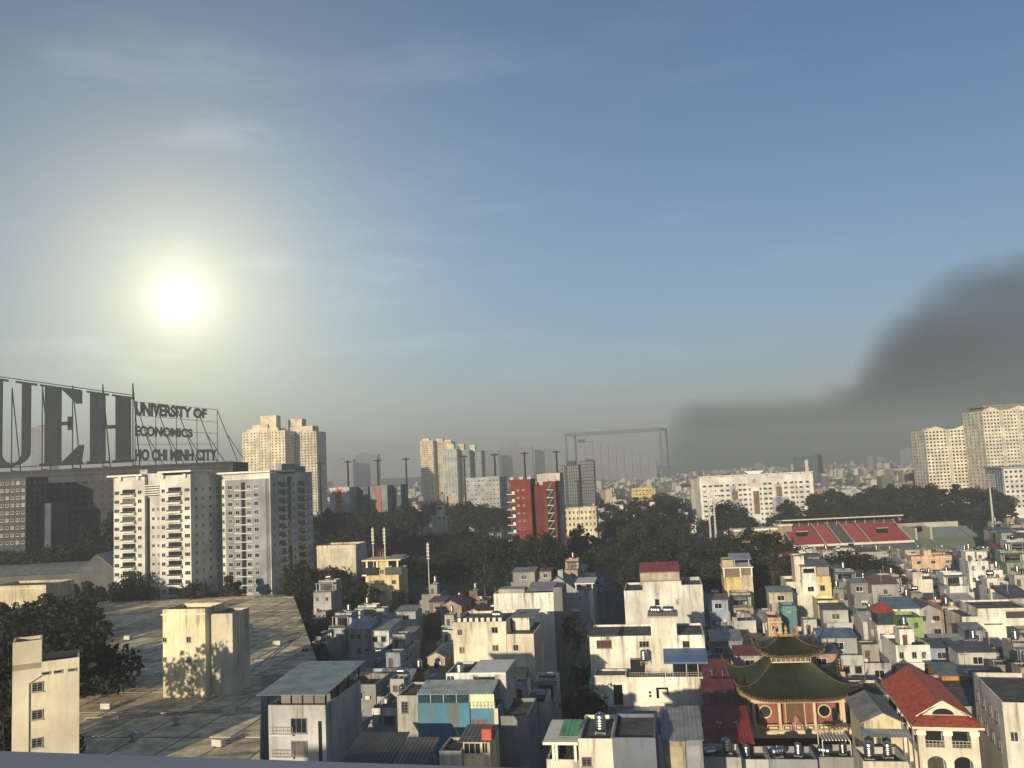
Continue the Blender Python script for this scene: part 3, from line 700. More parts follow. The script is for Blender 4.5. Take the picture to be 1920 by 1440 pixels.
block('school_block', 'white block with an orange window bay, over the dark trees', 617, 655, 914, 560, 14, (.62, .58, .52), 0, 2, extra=ex_orange, mat='plaster_clean', group='blocks with a coloured bay')
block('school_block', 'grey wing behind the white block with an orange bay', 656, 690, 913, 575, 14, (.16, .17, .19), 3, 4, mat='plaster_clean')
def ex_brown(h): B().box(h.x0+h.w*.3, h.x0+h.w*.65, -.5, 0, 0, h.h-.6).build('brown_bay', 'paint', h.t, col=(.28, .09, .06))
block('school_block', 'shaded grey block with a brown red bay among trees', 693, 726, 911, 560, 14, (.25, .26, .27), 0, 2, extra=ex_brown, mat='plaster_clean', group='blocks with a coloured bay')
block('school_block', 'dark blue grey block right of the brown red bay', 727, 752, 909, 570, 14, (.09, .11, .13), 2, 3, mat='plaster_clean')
block('office_block', 'plain pale grey block of small paired windows left of the red building', 873, 936, 895, 600, 30, (.40, .41, .41), 8, 9, 3.2, (1.6, 1.2), mat='plaster_clean')
block('flat_block', 'cream block with a columned top storey behind a dark tree', 1056, 1117, 953, 520, 16, (.74, .64, .44), 4, 8, 3.6, (1.2, 1.8))
block('flat_block', 'yellow block with a terrace on its left, in the distance', 1184, 1222, 915, 800, 16, (.70, .52, .14), 4, 6, 3.5, (2.2, 1.4), group='far yellow blocks')
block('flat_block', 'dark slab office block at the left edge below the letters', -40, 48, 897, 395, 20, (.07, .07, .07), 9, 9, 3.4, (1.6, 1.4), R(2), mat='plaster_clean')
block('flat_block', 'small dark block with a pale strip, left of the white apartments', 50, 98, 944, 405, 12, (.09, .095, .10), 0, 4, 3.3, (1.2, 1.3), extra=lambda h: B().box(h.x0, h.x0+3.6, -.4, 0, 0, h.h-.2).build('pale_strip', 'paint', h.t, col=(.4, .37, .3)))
def ex_wt(h):
    mass(h.t, h.X(817), h.X(830), 2, 9, h.h-.7, h.Z(949), (.74, .66, .5), .3, name='water_tower'); B().box(h.X(819), h.X(828), 1.85, 2, h.Z(956), h.Z(951)).build('opening', 'glass', h.t)
    for px in (812, 820, 828, 836): B().box(h.X(px)-.5, h.X(px)+.5, -.4, 0, 0, h.h-1.2).build('pilaster', 'paint', h.t, col=(.74, .66, .5))
block('pump_house', 'cream pump house topped by a small square tower among trees', 809, 837, 966, 640, 14, (.7, .63, .48), 1, 3, 4, (2.6, 1.4), extra=ex_wt)
block('long_wall_building', 'long low cream wall building right of the apartment blocks', 592, 668, 1022, 330, 12, (.66, .6, .46), 0, 4)
block('flat_block', 'long cream low building at the left edge under the trees', -30, 92, 1098, 250, 12, (.62, .54, .36), 0, 5)
# ------------------------------------------------------------------ stadium
def stadium():
    D = 445.; a, b_ = P(1490, 1026, D), P(1711, 1022, D)
    yaw = R(-2); t = thing('stadium_stand', 'red seated stadium stand with roof and central gate', 'stadium stand', ((a.x+b_.x)/2, D, 0), yaw)
    w = b_.x-a.x; x0, x1 = -w/2, w/2; z0 = a.z; k = F/D; dep, rise = 24., 8.6
    FOOT.append((t.location.x, D, yaw, x0-45, x1+45, -4, 36))
    X = lambda px: (px-(1490+1711)/2)/(1711-1490)*w
    secs = [(1490, 1550, 'red'), (1551, 1579, 'rose'), (1580, 1604, 'dark'), (1605, 1635, 'rose'), (1636, 1711, 'red')]
    cc = {'red': (.20, .022, .028), 'rose': (.23, .036, .042), 'dark': (.05, .05, .055)}
    n = 20
    for pa, pb, c in secs:
        s = B()
        for i in range(n):
            y, z = dep*i/n, z0+rise*i/n; s.box(X(pa)+.1, X(pb)-.1, y, dep+.2, z-.5 if i else 0, z); 
        s.build('terrace', 'concrete', t)
        s = B()
        for i in range(n):
            y, z = dep*i/n, z0+rise*i/n
            s.box(X(pa)+.4, X(pb)-.4, y+.5, y+.95, z, z+.42).box(X(pa)+.4, X(pb)-.4, y+.9, y+1.02, z+.42, z+.75)
        s.build('seat_rows', 'paint', t, col=cc[c], kind='stuff')
    for px in (1550.5, 1579.5, 1604.5, 1635.5, 1490, 1711):
        s = B(); s.prism([(0, 0), (dep, 0), (dep, 0), (0, 0)], 0, .01) if False else None
        s.v += [(X(px)-.25, 0, z0), (X(px)+.25, 0, z0), (X(px)+.25, dep, z0+rise+1), (X(px)-.25, dep, z0+rise+1), (X(px)-.25, 0, z0+.7), (X(px)+.25, 0, z0+.7), (X(px)+.25, dep, z0+rise+1.5), (X(px)-.25, dep, z0+rise+1.5)]
        s.f += [(0, 1, 5, 4), (1, 2, 6, 5), (2, 3, 7, 6), (3, 0, 4, 7), (4, 5, 6, 7)]; s.m += [0]*5; s.build('aisle_wall', 'paint', t, col=(.5, .45, .38))
    B().box(x0-.5, x1+.5, -.6, -.01, z0-.2, z0+.9).build('front_parapet', 'paint', t, col=(.72, .68, .6))
    for px in (1518, 1671):
        B().box(X(px)-2.6, X(px)+2.6, 10, 12.9, z0+4.4, z0+6.6).build('vomitory', 'dark_steel', t); B().box(X(px)-3, X(px)+3, 10, 13, z0+6.6, z0+7.0).build('vomitory_lid', 'paint', t, col=(.4, .4, .38))
    B().box(X(1590), X(1600), -.9, -.6, z0-3, z0+.6).build('gate', 'dark_steel', t)
    zr = z0+rise+3.4
    for i in range(13):
        x = x0+w*i/12; B().tube((x, dep-1, z0+rise-.5), (x, dep-1, zr), .16).build('column', 'paint', t, col=(.6, .58, .5))
        B().tube((x, 14, zr+.3), (x, dep+2, zr-.3), .14).build('rafter', 'dark_steel', t)
    B().box(x0-1, x1+1, dep+.3, dep+.7, 0, zr-.3).build('rear_wall', 'plaster_clean', t, col=(.05, .045, .045))
    s = B(); s.v += [(x0-1.5, 13, zr+1.0), (x1+1.5, 13, zr+1.0), (x1+1.5, dep+3, zr-.1), (x0-1.5, dep+3, zr-.1), (x0-1.5, 13, zr+.4), (x1+1.5, 13, zr+.4), (x1+1.5, dep+3, zr-.35), (x0-1.5, dep+3, zr-.35)]
    s.f += [(0, 1, 2, 3), (7, 6, 5, 4), (4, 5, 1, 0), (5, 6, 2, 1), (6, 7, 3, 2), (7, 4, 0, 3)]; s.m += [0]*6; s.build('roof', 'paint', t, col=(.62, .56, .5))
    # grey and green stand beside it
    a2, b2 = P(1716, 1022, D+4), P(1848, 1016, D+4); w2 = b2.x-a2.x
    t2 = thing('stadium_stand', 'grey and green open stadium stand right of the red seats', 'stadium stand', ((a2.x+b2.x)/2, D+4, 0), yaw); z0 = a2.z
    X2 = lambda px: (px-1782)/(132)*w2
    for pa, pb, c0, c1 in ((1716, 1726, 0, 1), (1727, 1752, 1, 1), (1753, 1830, 1, 1), (1831, 1848, 0, 0)):
        s = B(); g_ = B()
        for i in range(16):
            y, z = 20*i/16, z0+7*i/16; s.box(X2(pa), X2(pb), y, 20.2, z-.5 if i else 0, z)
            (g_ if i > 5 else s).box(X2(pa)+.3, X2(pb)-.3, y+.5, y+.95, z, z+.4)
        s.build('terrace', 'paint', t2, col=(.09, .13, .09)); g_.build('seat_rows', 'paint', t2, col=(.13, .15, .17), kind='stuff')
    B().box(-w2/2, w2/2-4, 20.3, 20.8, 0, z0+9.6).build('rear_wall', 'plaster_clean', t2, col=(.5, .48, .38)); B().box(X2(1727), X2(1752), 12.5, 14.2, z0+5.6, z0+8.2).build('opening', 'dark_steel', t2)
    B().box(X2(1724), X2(1727), 3, 20.2, z0+2, z0+8.4).build('aisle_wall', 'paint', t2, col=(.5, .46, .36)); B().box(X2(1752), X2(1755), 3, 20.2, z0+2, z0+8.4).build('aisle_wall', 'paint', t2, col=(.5, .46, .36))
    # long boundary wall left of the stand
    a3, b3 = P(1377, 997, D+20), P(1484, 992, D+20); w3 = b3.x-a3.x
    t3 = thing('stadium_annex', 'long low annex with white roof edge, left of the red seats', 'building', ((a3.x+b3.x)/2, D+20, 0), yaw)
    mass(t3, -w3/2, w3/2*.5, 0, 8, 0, a3.z, (.42, .30, .21), .3); B().box(-w3/2-.5, w3/2*.5, -.9, 9, a3.z, a3.z+1.1).build('roof_slab', 'paint', t3, col=(.8, .76, .68))
    mass(t3, w3/2*.5+.1, w3/2, -1, 8, 0, a3.z+2.0, (.45, .36, .26), .3); B().box(w3/2*.5+.05, w3/2+.3, -1.3, 9, a3.z+2.0, a3.z+2.7).build('roof_slab', 'paint', t3, col=(.8, .74, .6))
    # red stand at the right edge
    a4 = P(1890, 1022, 330); t4 = thing('stadium_stand', 'cream walled red roofed stand cut by the right edge', 'stadium stand', (a4.x, 330, 0), YAW)
    mass(t4, 0, 14, 0, 14, 0, a4.z-3, (.62, .56, .46), .5); tinroof(t4, -.5, 15, -.5, 14, a4.z-1.0, a4.z+2.2, (.30, .05, .04)); B().box(-.8, -.3, -.7, 14, a4.z-2.5, a4.z+1.2).build('gable_beam', 'paint', t4, col=(.75, .72, .66))
    B().box(2, 13, -.1, 0, a4.z-5.5, a4.z-3.6).build('window_band', 'glass', t4)
stadium()
def floodlight(px, pytop, pybot, D, label):
    a = P(px, pybot, D); zt = P(px, pytop, D).z
    t = thing('floodlight_mast', label, 'mast', (a.x, D, 0), YAW, 'stadium floodlight masts')
    B().tube((0, 0, 0), (0, 0, zt-4), .75, .4, 8).build('pole', 'paint', t, col=(.5, .48, .42))
    s = B()
    for i in range(6): s.box(-3.2+.12*i, 3.2-.12*i, -.6, -.3, zt-6.5+1.25*i, zt-6.1+1.25*i)
    for x in (-2.5, 0, 2.5): s.box(x-.1, x+.1, -.28, -.1, zt-6.8, zt+.6)
    s.build('lamp_frame', 'paint', t, col=(.4, .4, .38))
    for i in range(6):
        l = B()
        for j in range(7): l.box(-2.9+.9*j-.28, -2.9+.9*j+.28, -1.0, -.62, zt-6.5+1.25*i, zt-5.8+1.25*i)
        l.build('lamp_row', 'steel', t)
floodlight(1333, 916, 1010, 470, 'left stadium floodlight mast in front of the long white block')
floodlight(1343, 918, 1012, 462, 'right stadium floodlight mast in front of the long white block')
floodlight(1866, 890, 1015, 470, 'tall stadium floodlight mast before the trees at the right')
# lamp masts added in the haze for roof lamps reflected in the window glass
def masts():
    pxs = [600, 652, 708, 761, 870, 927, 983, 1043]; D = 760
    for i, px in enumerate(pxs):
        y = 868-(px-600)*.048; a = P(px, y, D)
        t = thing('lamp_mast', None, 'mast', (a.x, D, 0), YAW, 'masts added for reflected roof lamps'); REP.append((t, 'slim dark lamp mast with a flat crosshead in the haze', (px, y)))
        B().tube((0, 0, 0), (0, 0, a.z-.8), 1.0, .75, 6).build('pole', 'dark_steel', t); B().box(-3.2, 3.2, -.7, .7, a.z-.8, a.z+.3).build('crosshead', 'dark_steel', t); B().box(-.3, .3, -.3, .3, a.z+.3, a.z+1.4).build('finial', 'dark_steel', t)
masts()
def framebuilding():  # frame added in the haze for a pavilion reflected in the window glass
    h = Hero('steel_frame_hall', 'faint open steel frame added in the haze for a reflected pavilion', 'building', 1062, 1232, 812, 2500, 100, R(-20), foot=False); t = h.t; zt = h.h
    c = 6.
    for x in (h.x0, h.x1):
        for y in (0, 100): B().box(x-c/2, x+c/2, y-c/2, y+c/2, 0, zt).build('column', 'paint', t, col=(.05, .056, .06))
    for y in (0, 100): B().box(h.x0-c/2, h.x1+c/2, y-c/2, y+c/2, zt, zt+8).build('beam', 'paint', t, col=(.05, .056, .06))
    for x in (h.x0, h.x1): B().box(x-c/2, x+c/2, c/2, 100-c/2, zt+.5, zt+7.5).build('beam', 'paint', t, col=(.05, .056, .06))
    for i in range(10): B().box(h.x0+8+24*i, h.x0+31+24*i, 98, 104+i % 2, 0, zt-10-8*i).build('wall_panel', 'paint', t, col=(.16, .17, .18))
framebuilding()
# ------------------------------------------------------------------ left foreground
h = block('slab_house', 'narrow cream windowed building with a raised stair wall, bottom left', 38, 136, 1240, 110, 6, (.80, .72, .53), 0, 1, yaw=R(27), side=False, mat='plaster_clean', cornice=False)
mass(h.t, h.x0, h.X(80), 0, 4, h.h-.7, h.Z(1200), (.80, .72, .53), .4, name='stair_wall', mat='plaster_clean')
for py in (1283, 1332, 1381): window(h.t, h.X(74), 0, h.Z(py), 1.25, 1.2, col=(.35, .34, .3), style='bars')
for px in (86, 104, 125): window(h.t, h.X(px), 0, h.Z(1261), 1.0, .45, col=(.4, .38, .33), style='dark')
B().tube((h.X(62), -.12, 0), (h.X(62), -.12, h.Z(1275)), .07).tube((h.X(62), -.12, h.Z(1275)), (h.X(82), -.12, h.Z(1262)), .06).build('drain_pipe', 'paint', h.t, col=(.45, .42, .35))
h = block('stair_tower', 'cream stair tower with two small windows rising from the panel roof', 302, 387, 1142, 158, 7, (.80, .70, .46), 0, 2, side=False)
for py in (1197, 1232):
    window(h.t, h.X(354), 0, h.Z(py), .95, 1.1, col=(.4, .38, .3))
    window(h.t, h.X(306), 0, h.Z(py), .8, .9, col=(.5, .46, .36))
mass(h.t, h.x1, h.x1+4.5, 1.5, 8, 0, h.h-1.2, (.6, .55, .42), .4, name='rear_wing')
def roofvents():
    r = random.Random(12)
    for px, py in ((200, 1330), (250, 1390), (330, 1360), (430, 1340), (450, 1250), (520, 1210), (470, 1180), (240, 1200), (410, 1400), (180, 1270)):
        p = G(px, py, HZ); t = thing('roof_vent', None, 'roof vent', (p.x, p.y, HZ), YAW+r.uniform(-.3, .3), 'vents on the panel roof'); REP.append((t, 'small metal vent on the concrete panel roof', (px, py)))
        if r.random() < .6:
            B().lathe((0, 0, 0), [(.35, 0), (.35, .8), (.6, .9), (.6, 1.2), (.15, 1.45)], 10).build('vent_cap', 'steel', t); B().box(-.5, .5, -.5, .5, 0, .25).build('base', 'paint', t, col=(.3, .29, .27))
        else:
            B().box(-.9, .9, -.5, .5, .15, 1.1).build('housing', 'paint', t, col=(.5, .48, .42)); B().box(-.8, -.6, -.4, .4, 0, .15).build('foot', 'dark_steel', t); B().box(.6, .8, -.4, .4, 0, .15).build('foot', 'dark_steel', t)
    for (xa, ya), (xb, yb) in (((160, 1350), (470, 1330)), ((420, 1300), (560, 1190))):
        a, c = G(xa, ya, HZ), G(xb, yb, HZ); t = thing('roof_pipe', 'grey pipe run on the panel roof, '+('lower' if ya > 1320 else 'upper')+' of two', 'pipe', (a.x, a.y, HZ), 0, 'pipes on the panel roof'); d = c-a; d.z = 0
        B().tube((0, 0, .3), (d.x, d.y, .3), .14, .14, 8).build('pipe', 'paint', t, col=(.32, .31, .29))
        for i in range(6): B().box(d.x*i/5-.15, d.x*i/5+.15, d.y*i/5-.15, d.y*i/5+.15, 0, .17).build('pipe_block', 'paint', t, col=(.3, .29, .27))
roofvents()
def tinhouse():
    h = Hero('tin_roof_house', 'grey house with a wide tin roof over its open top floor', 'house', 500, 612, 1322, 112, 13); t = h.t; X, Z = h.X, h.Z; zt = h.h
    mass(t, h.x0, h.x1, 0, 13, 0, zt, (.46, .46, .46), .9)
    tinroof(t, h.x0-1.0, h.x1+.6, -1.2, 13.5, Z(1300), Z(1300)+.9, (.26, .32, .32)).name = 'tin_roof'
    for i in range(6):
        x = h.x0+h.w*i/5
        B().box(x-.06, x+.06, .05, .17, zt-.9, Z(1300)+.02).build('post', 'dark_steel', t)
    for yy in (.5, 4.5, 8.5, 12.6): B().box(h.x1-.2, h.x1-.05, yy, yy+.15, zt-.9, Z(1300)+.1+yy*.05).build('post', 'dark_steel', t)
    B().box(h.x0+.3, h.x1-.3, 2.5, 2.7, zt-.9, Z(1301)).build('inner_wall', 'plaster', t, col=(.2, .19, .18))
    B().box(h.x1-.5, h.x1-.3, 3, 8, zt-.8, zt+1.5).build('shutter', 'wood', t)
    B().box(X(598), X(604), -.12, 0, Z(1432), Z(1350)).build('stair_glazing', 'glass', t)
    for py in (1358, 1398):
        window(t, X(560), 0, Z(py), 2.2, 1.9, col=(.2, .2, .2)); B().box(X(506), X(550), -.5, 0, Z(py+17), Z(py+14)).build('balcony_slab', 'paint', t, col=LGREY)
        railing(t, X(506), X(550), -.45, Z(py+14), .9, (.25, .25, .25))
tinhouse()
def hall_left():
    h = Hero('arched_hall', 'long dark hall with a low curved roof and a pale gabled end', 'hall', -60, 152, 1062, 330, 24, R(4)); t = h.t; zt = h.h
    mass(t, h.x0, h.x1, 0, 24, 0, zt-3.5, (.12, .12, .115), 0)
    n = 18; s = B()
    pts = [(24*i/n, zt-3.5+4.2*math.sin(math.pi*(.08+.84*i/n))-.9) for i in range(n+1)]
    for i in range(n): s.quad((h.x0-.5, pts[i][0], pts[i][1]), (h.x1+.5, pts[i][0], pts[i][1]), (h.x1+.5, pts[i+1][0], pts[i+1][1]), (h.x0-.5, pts[i+1][0], pts[i+1][1]))
    s.build('curved_roof', 'tin', t, col=(.16, .17, .165))
    h2 = Hero('gabled_hall', 'hall with a bright peaked metal roof left of the apartments', 'hall', 150, 214, 1068, 318, 16, R(4)); t = h2.t
    mass(t, h2.x0, h2.x1, 0, 16, 0, h2.h, (.1, .1, .1), 0); gable(t, h2.x0, h2.x1, 0, 16, h2.h, h2.Z(1040), (.38, .42, .40), 'y', wallcol=(.12, .12, .12))
hall_left()
# ------------------------------------------------------------------ middle foreground
def yellowhouse():
    h = Hero('yellow_house', 'sunlit yellow four storey house with open roof storey among trees', 'house', 684, 748, 1068, 285, 10); t = h.t; X, Z = h.X, h.Z; c = (.80, .66, .34)
    mass(t, h.x0, h.x1, 0, 10, 0, h.h, c, .3)
    for px in (687, 707, 727, 746): B().box(X(px)-.3, X(px)+.3, 0, .5, h.h, Z(1052)-.02).build('post', 'paint', t, col=c)
    B().box(X(682)-.6, X(750)+.6, -.6, 10.2, Z(1052), Z(1052)+.4).build('roof_slab', 'paint', t, col=(.7, .6, .36))
    tinroof(t, X(722), X(750), .0, 9, Z(1051), Z(1046), (.3, .31, .3))
    B().box(X(708), X(727), .6, 1, h.h, Z(1053)).build('roof_room', 'plaster', t, col=c)
    for r, py in enumerate((1072, 1091, 1110)):
        for px in (695, 716, 738):
            if r == 0 and px != 716: B().box(X(px)-2.8, X(px)+2.8, -.07, 0, Z(py)-1.1, Z(py)+1.4).build('opening', 'glass', t)
            else: window(t, X(px), 0, Z(py), 1.6, 1.4, col=(.5, .45, .3), style='bars')
    B().box(X(678), X(687), -.5, 3, Z(1079), Z(1078)+.3).build('balcony', 'paint', t, col=WHITE)
    B().tube((X(716), 4, Z(1052)), (X(716), 4, Z(1012)), .12).build('antenna', 'paint', t, col=(.6, .55, .5))
yellowhouse()
def creambig():
    h = Hero('cream_house', 'big cream house with small paired windows and a terrace step', 'house', 848, 949, 1166, 186, 14); t = h.t; X, Z = h.X, h.Z; c = (.78, .71, .54)
    mass(t, h.x0, h.x1, 0, 14, 0, h.h, c, .5); xr = X(999)
    mass(t, h.x1+.01, xr, .0, 14, 0, Z(1187, 975)+.2, c, .3); h.foot(h.x1, xr, 0, 14)
    mass(t, h.x1+.5, X(985), 5, 13, Z(1190), Z(1168), WHITE, .3, name='roof_room'); tinroof(t, h.x1+.3, X(998), 4, 13, Z(1166), Z(1163), (.25, .25, .24))
    for px, py, w in ((861, 1184, 1.2), (927, 1181, 1.5), (862, 1216, .8), (866, 1216, .6), (927, 1213, 1.4), (965, 1213, 1.2), (863, 1245, 1.3)): window(t, X(px), 0, Z(py), w, 1.35, col=(.55, .5, .4))
    for i in range(8): B().box(X(860+11*i)-.35, X(860+11*i)+.35, .3, .8, h.h, h.h+.75).build('air_conditioner', 'paint', t, col=(.66, .63, .55))
    B().tube((X(948), -.1, 0), (X(948), -.1, h.h-1), .06).build('drain_pipe', 'paint', t, col=(.5, .47, .38))
    # lower rooms in front with arched tin
    mass(t, X(916), X(985), -5, -.02, 0, Z(1260), (.45, .42, .36), .3, name='lean_to'); tinroof(t, X(912), X(986), -5.6, .0, Z(1259), Z(1247), (.30, .28, .25)); h.foot(X(912), X(986), -5.6, 0)
creambig()
def whitewall():
    h = Hero('white_wall_house', 'tall house showing a blank stained white wall to the street', 'house', 925, 1037, 1112, 216, 12); t = h.t; X, Z = h.X, h.Z
    mass(t, h.x0, h.x1, 0, 12, 0, h.h, (.82, .78, .68), .4); mass(t, h.x1+.01, h.x1+2.2, 0, 10, 0, h.h+1.2, (.2, .2, .21), .2, name='side_wall'); h.foot(h.x1, h.x1+2.2, 0, 10)
    tinroof(t, X(985), h.x1, 1, 11, h.h+.3, h.h+1.2, (.3, .3, .29))
    B().box(X(930), X(980), 3, 8, h.h-.4, h.h+.6).build('roof_box', 'plaster', t, col=(.4, .38, .33))
whitewall()
def greygable():
    h = Hero('grey_gable_house', 'pale blue grey gabled house beside the dark alley', 'house', 1016, 1078, 1105, 262, 14); t = h.t; X, Z = h.X, h.Z; c = (.36, .40, .40)
    mass(t, h.x0, h.x1, 0, 14, 0, h.h, c, 0); gable(t, h.x0, h.x1, 0, 14, h.h, Z(1082), (.2, .22, .22), 'y', .2, wallcol=c)
    mass(t, X(1046), X(1055), 2, 4, h.h+2, Z(1072), LGREY, .2, name='chimney')
    mass(t, h.x1+.01, X(1112), -.5, 12, 0, Z(1107), c, .4); h.foot(h.x1, X(1112), 0, 12); B().box(h.x1, X(1112)+.4, -1.2, 12.2, Z(1096), Z(1094)).build('roof_slab', 'paint', t, col=WHITE)
    B().box(X(1104), X(1112), -.7, -.5, 0, Z(1107)).build('lit_pier', 'plaster', t, col=WHITE)
    for px in (1080, 1110): B().box(X(px)-.15, X(px)+.15, -.5, -.2, Z(1107), Z(1096)).build('post', 'paint', t, col=WHITE)
    window(t, X(1059), 0, Z(1124), 1.4, 1.4); window(t, X(1086), -.5, Z(1122), .7, 1.5)
greygable()
def whiteredroof():
    h = Hero('white_block_house', 'large white blank walled house with a maroon roofed hut on top', 'house', 1171, 1315, 1106, 207, 14); t = h.t; X, Z = h.X, h.Z; c = (.72, .70, .63)
    mass(t, h.x0, X(1206), 0, 14, 0, h.h, c, .5); mass(t, X(1206)+.01, X(1277), -.01, 14, 0, Z(1091, 1240), c, .4); mass(t, X(1277)+.01, h.x1, 0, 14, 0, Z(1098), c, .8)
    z = Z(1091, 1240); mass(t, X(1202), X(1275), 1.2, 9, z-1, z+2.2, (.33, .27, .2), 0, name='hut')
    tinroof(t, X(1201), X(1276), .6, 9, z+2.2, z+3.6, (.30, .05, .05))
    B().box(X(1203), X(1274), 1.05, 1.2, z+.2, z+1.9).build('hut_panel', 'tin', t, col=(.42, .36, .27))
    window(t, X(1231), 0, Z(1128), 1.2, 1.6, style='hood'); g_ = B()
    for i in range(4):
        for j in range(5):
            if (i+j) % 2: g_.box(X(1265)+.2*i, X(1265)+.2*i+.18, -.03, 0, Z(1133)+.25*j, Z(1133)+.25*j+.22)
    g_.build('vent_grille', 'dark_steel', t)
    B().box(X(1268), h.x1, -3, 0, Z(1170), Z(1167)).build('awning', 'tin', t, col=(.3, .3, .28))
whiteredroof()
def complex_():
    h = Hero('white_terrace_house', 'stepped white house with blue awnings, brightest in the middle foreground', 'house', 1106, 1317, 1192, 165, 12); t = h.t; X, Z = h.X, h.Z; c = (.86, .81, .68)
    mass(t, h.x0, h.x1, 0, 12, 0, h.h, c, .4)
    mass(t, X(1221), X(1268), -.02, 6, h.h-.5, Z(1159), c, .3, name='stair_hut'); B().box(X(1216), X(1272), -.5, 6.4, Z(1159), Z(1159)+.25).build('roof_slab', 'paint', t, col=(.3, .28, .24))
    B().box(X(1106)-.3, X(1160), -.4, 8, h.h, h.h+.25).build('roof_slab', 'concrete', t)
    window(t, X(1133), 0, Z(1206), 2.9, 1.5, col=(.3, .12, .08)); window(t, X(1207), 0, Z(1207), 1.9, 1.2, col=(.45, .35, .28)); window(t, X(1283), 0, Z(1208), 1.3, 1.2, col=(.3, .14, .1))
    # front terrace
    zt = Z(1249, 1220); y0 = -7
    mass(t, X(1116), X(1319), y0, -.02, 0, zt, c, .9, name='terrace_wall'); h.foot(X(1105), X(1325), -17, 0)
    mass(t, X(1116), X(1174), y0-.02, -2, zt-.9, Z(1246), (.72, .67, .56), .3, name='corner_room')
    B().box(X(1150), X(1166), y0-.09, y0, Z(1296), Z(1262)).build('tall_opening', 'glass', t)
    s = B(); s.box(X(1225), X(1229.5), y0-.1, y0, Z(1285), Z(1267)).box(X(1229.5), X(1246), y0-.1, y0, Z(1270), Z(1267)).box(X(1243), X(1246), y0-.1, y0, Z(1278), Z(1270)).build('angular_vent', 'dark_steel', t)
    for py in (1275, 1281): B().box(X(1212), X(1216), y0-.1, y0, Z(py+2), Z(py-2)).build('small_window', 'glass', t)
    B().box(X(1180), X(1203), -1.5, -.02, zt-.8, Z(1231)).build('dark_room', 'glass', t)
    # blue awning with posts
    s = B(); xa, xb = X(1241), X(1318)
    s.v += [(xa, -6.2, Z(1226)), (xb, -6.2, Z(1226)), (xb, -.02, Z(1218)+.3), (xa, -.02, Z(1218)+.3), (xa, -6.2, Z(1226)-.35), (xb, -6.2, Z(1226)-.35)]; s.f += [(0, 1, 2, 3), (4, 5, 1, 0), (3, 2, 5, 4)]; s.m += [0]*3
    s.build('blue_awning', 'paint', t, col=(.05, .13, .26))
    for px in (1243, 1256, 1280, 1300, 1316): B().box(X(px)-.06, X(px)+.06, -6.1, -5.98, zt-.9, Z(1226)).build('post', 'paint', t, col=(.6, .58, .52))
    railing(t, X(1180), X(1318), y0+.15, zt, .8, (.35, .33, .3)); B().box(X(1256), X(1314), -2, -1.8, zt-.8, Z(1228)).build('glass_front', 'glass', t)
    # lower floor: awning, window strip, base
    za = Z(1299, 1220); y1 = y0-4.5
    mass(t, X(1108), X(1321), y1, y0-.03, 0, Z(1318, 1220), (.62, .6, .55), .3, name='lower_wall')
    s = B(); xa, xm, xb = X(1112), X(1212), X(1320)
    for a_, b_, nm, cc, off in ((xa, xm, 'blue_awning', (.16, .21, .25), 0), (xm, xb, 'tin_awning', (.30, .29, .27), .12)):
        tinroof(t, a_, b_, y1-1.2, y0-.05, Z(1312, 1220)+off, za+off, cc, nm)
    B().box(xa+.3, xb-.2, y1+.6, y1+.75, Z(1333, 1220)-.5, Z(1314, 1220)).build('glass_front', 'glass', t)
    for i in range(16): x = xa+.4+(xb-xa-.6)*i/15; B().box(x-.05, x+.05, y1+.45, y1+.59, Z(1334, 1220), Z(1313, 1220)).build('mullion', 'paint', t, col=(.62, .55, .36))
    mass(t, X(1218), X(1322), y1-6, y1-.03, 0, Z(1342, 1270), (.40, .41, .41), .4, name='yard_wall')
    B().box(X(1105), X(1114), -4, 0, 0, Z(1265)).build('blue_panel', 'paint', t, col=(.25, .42, .5))
complex_()
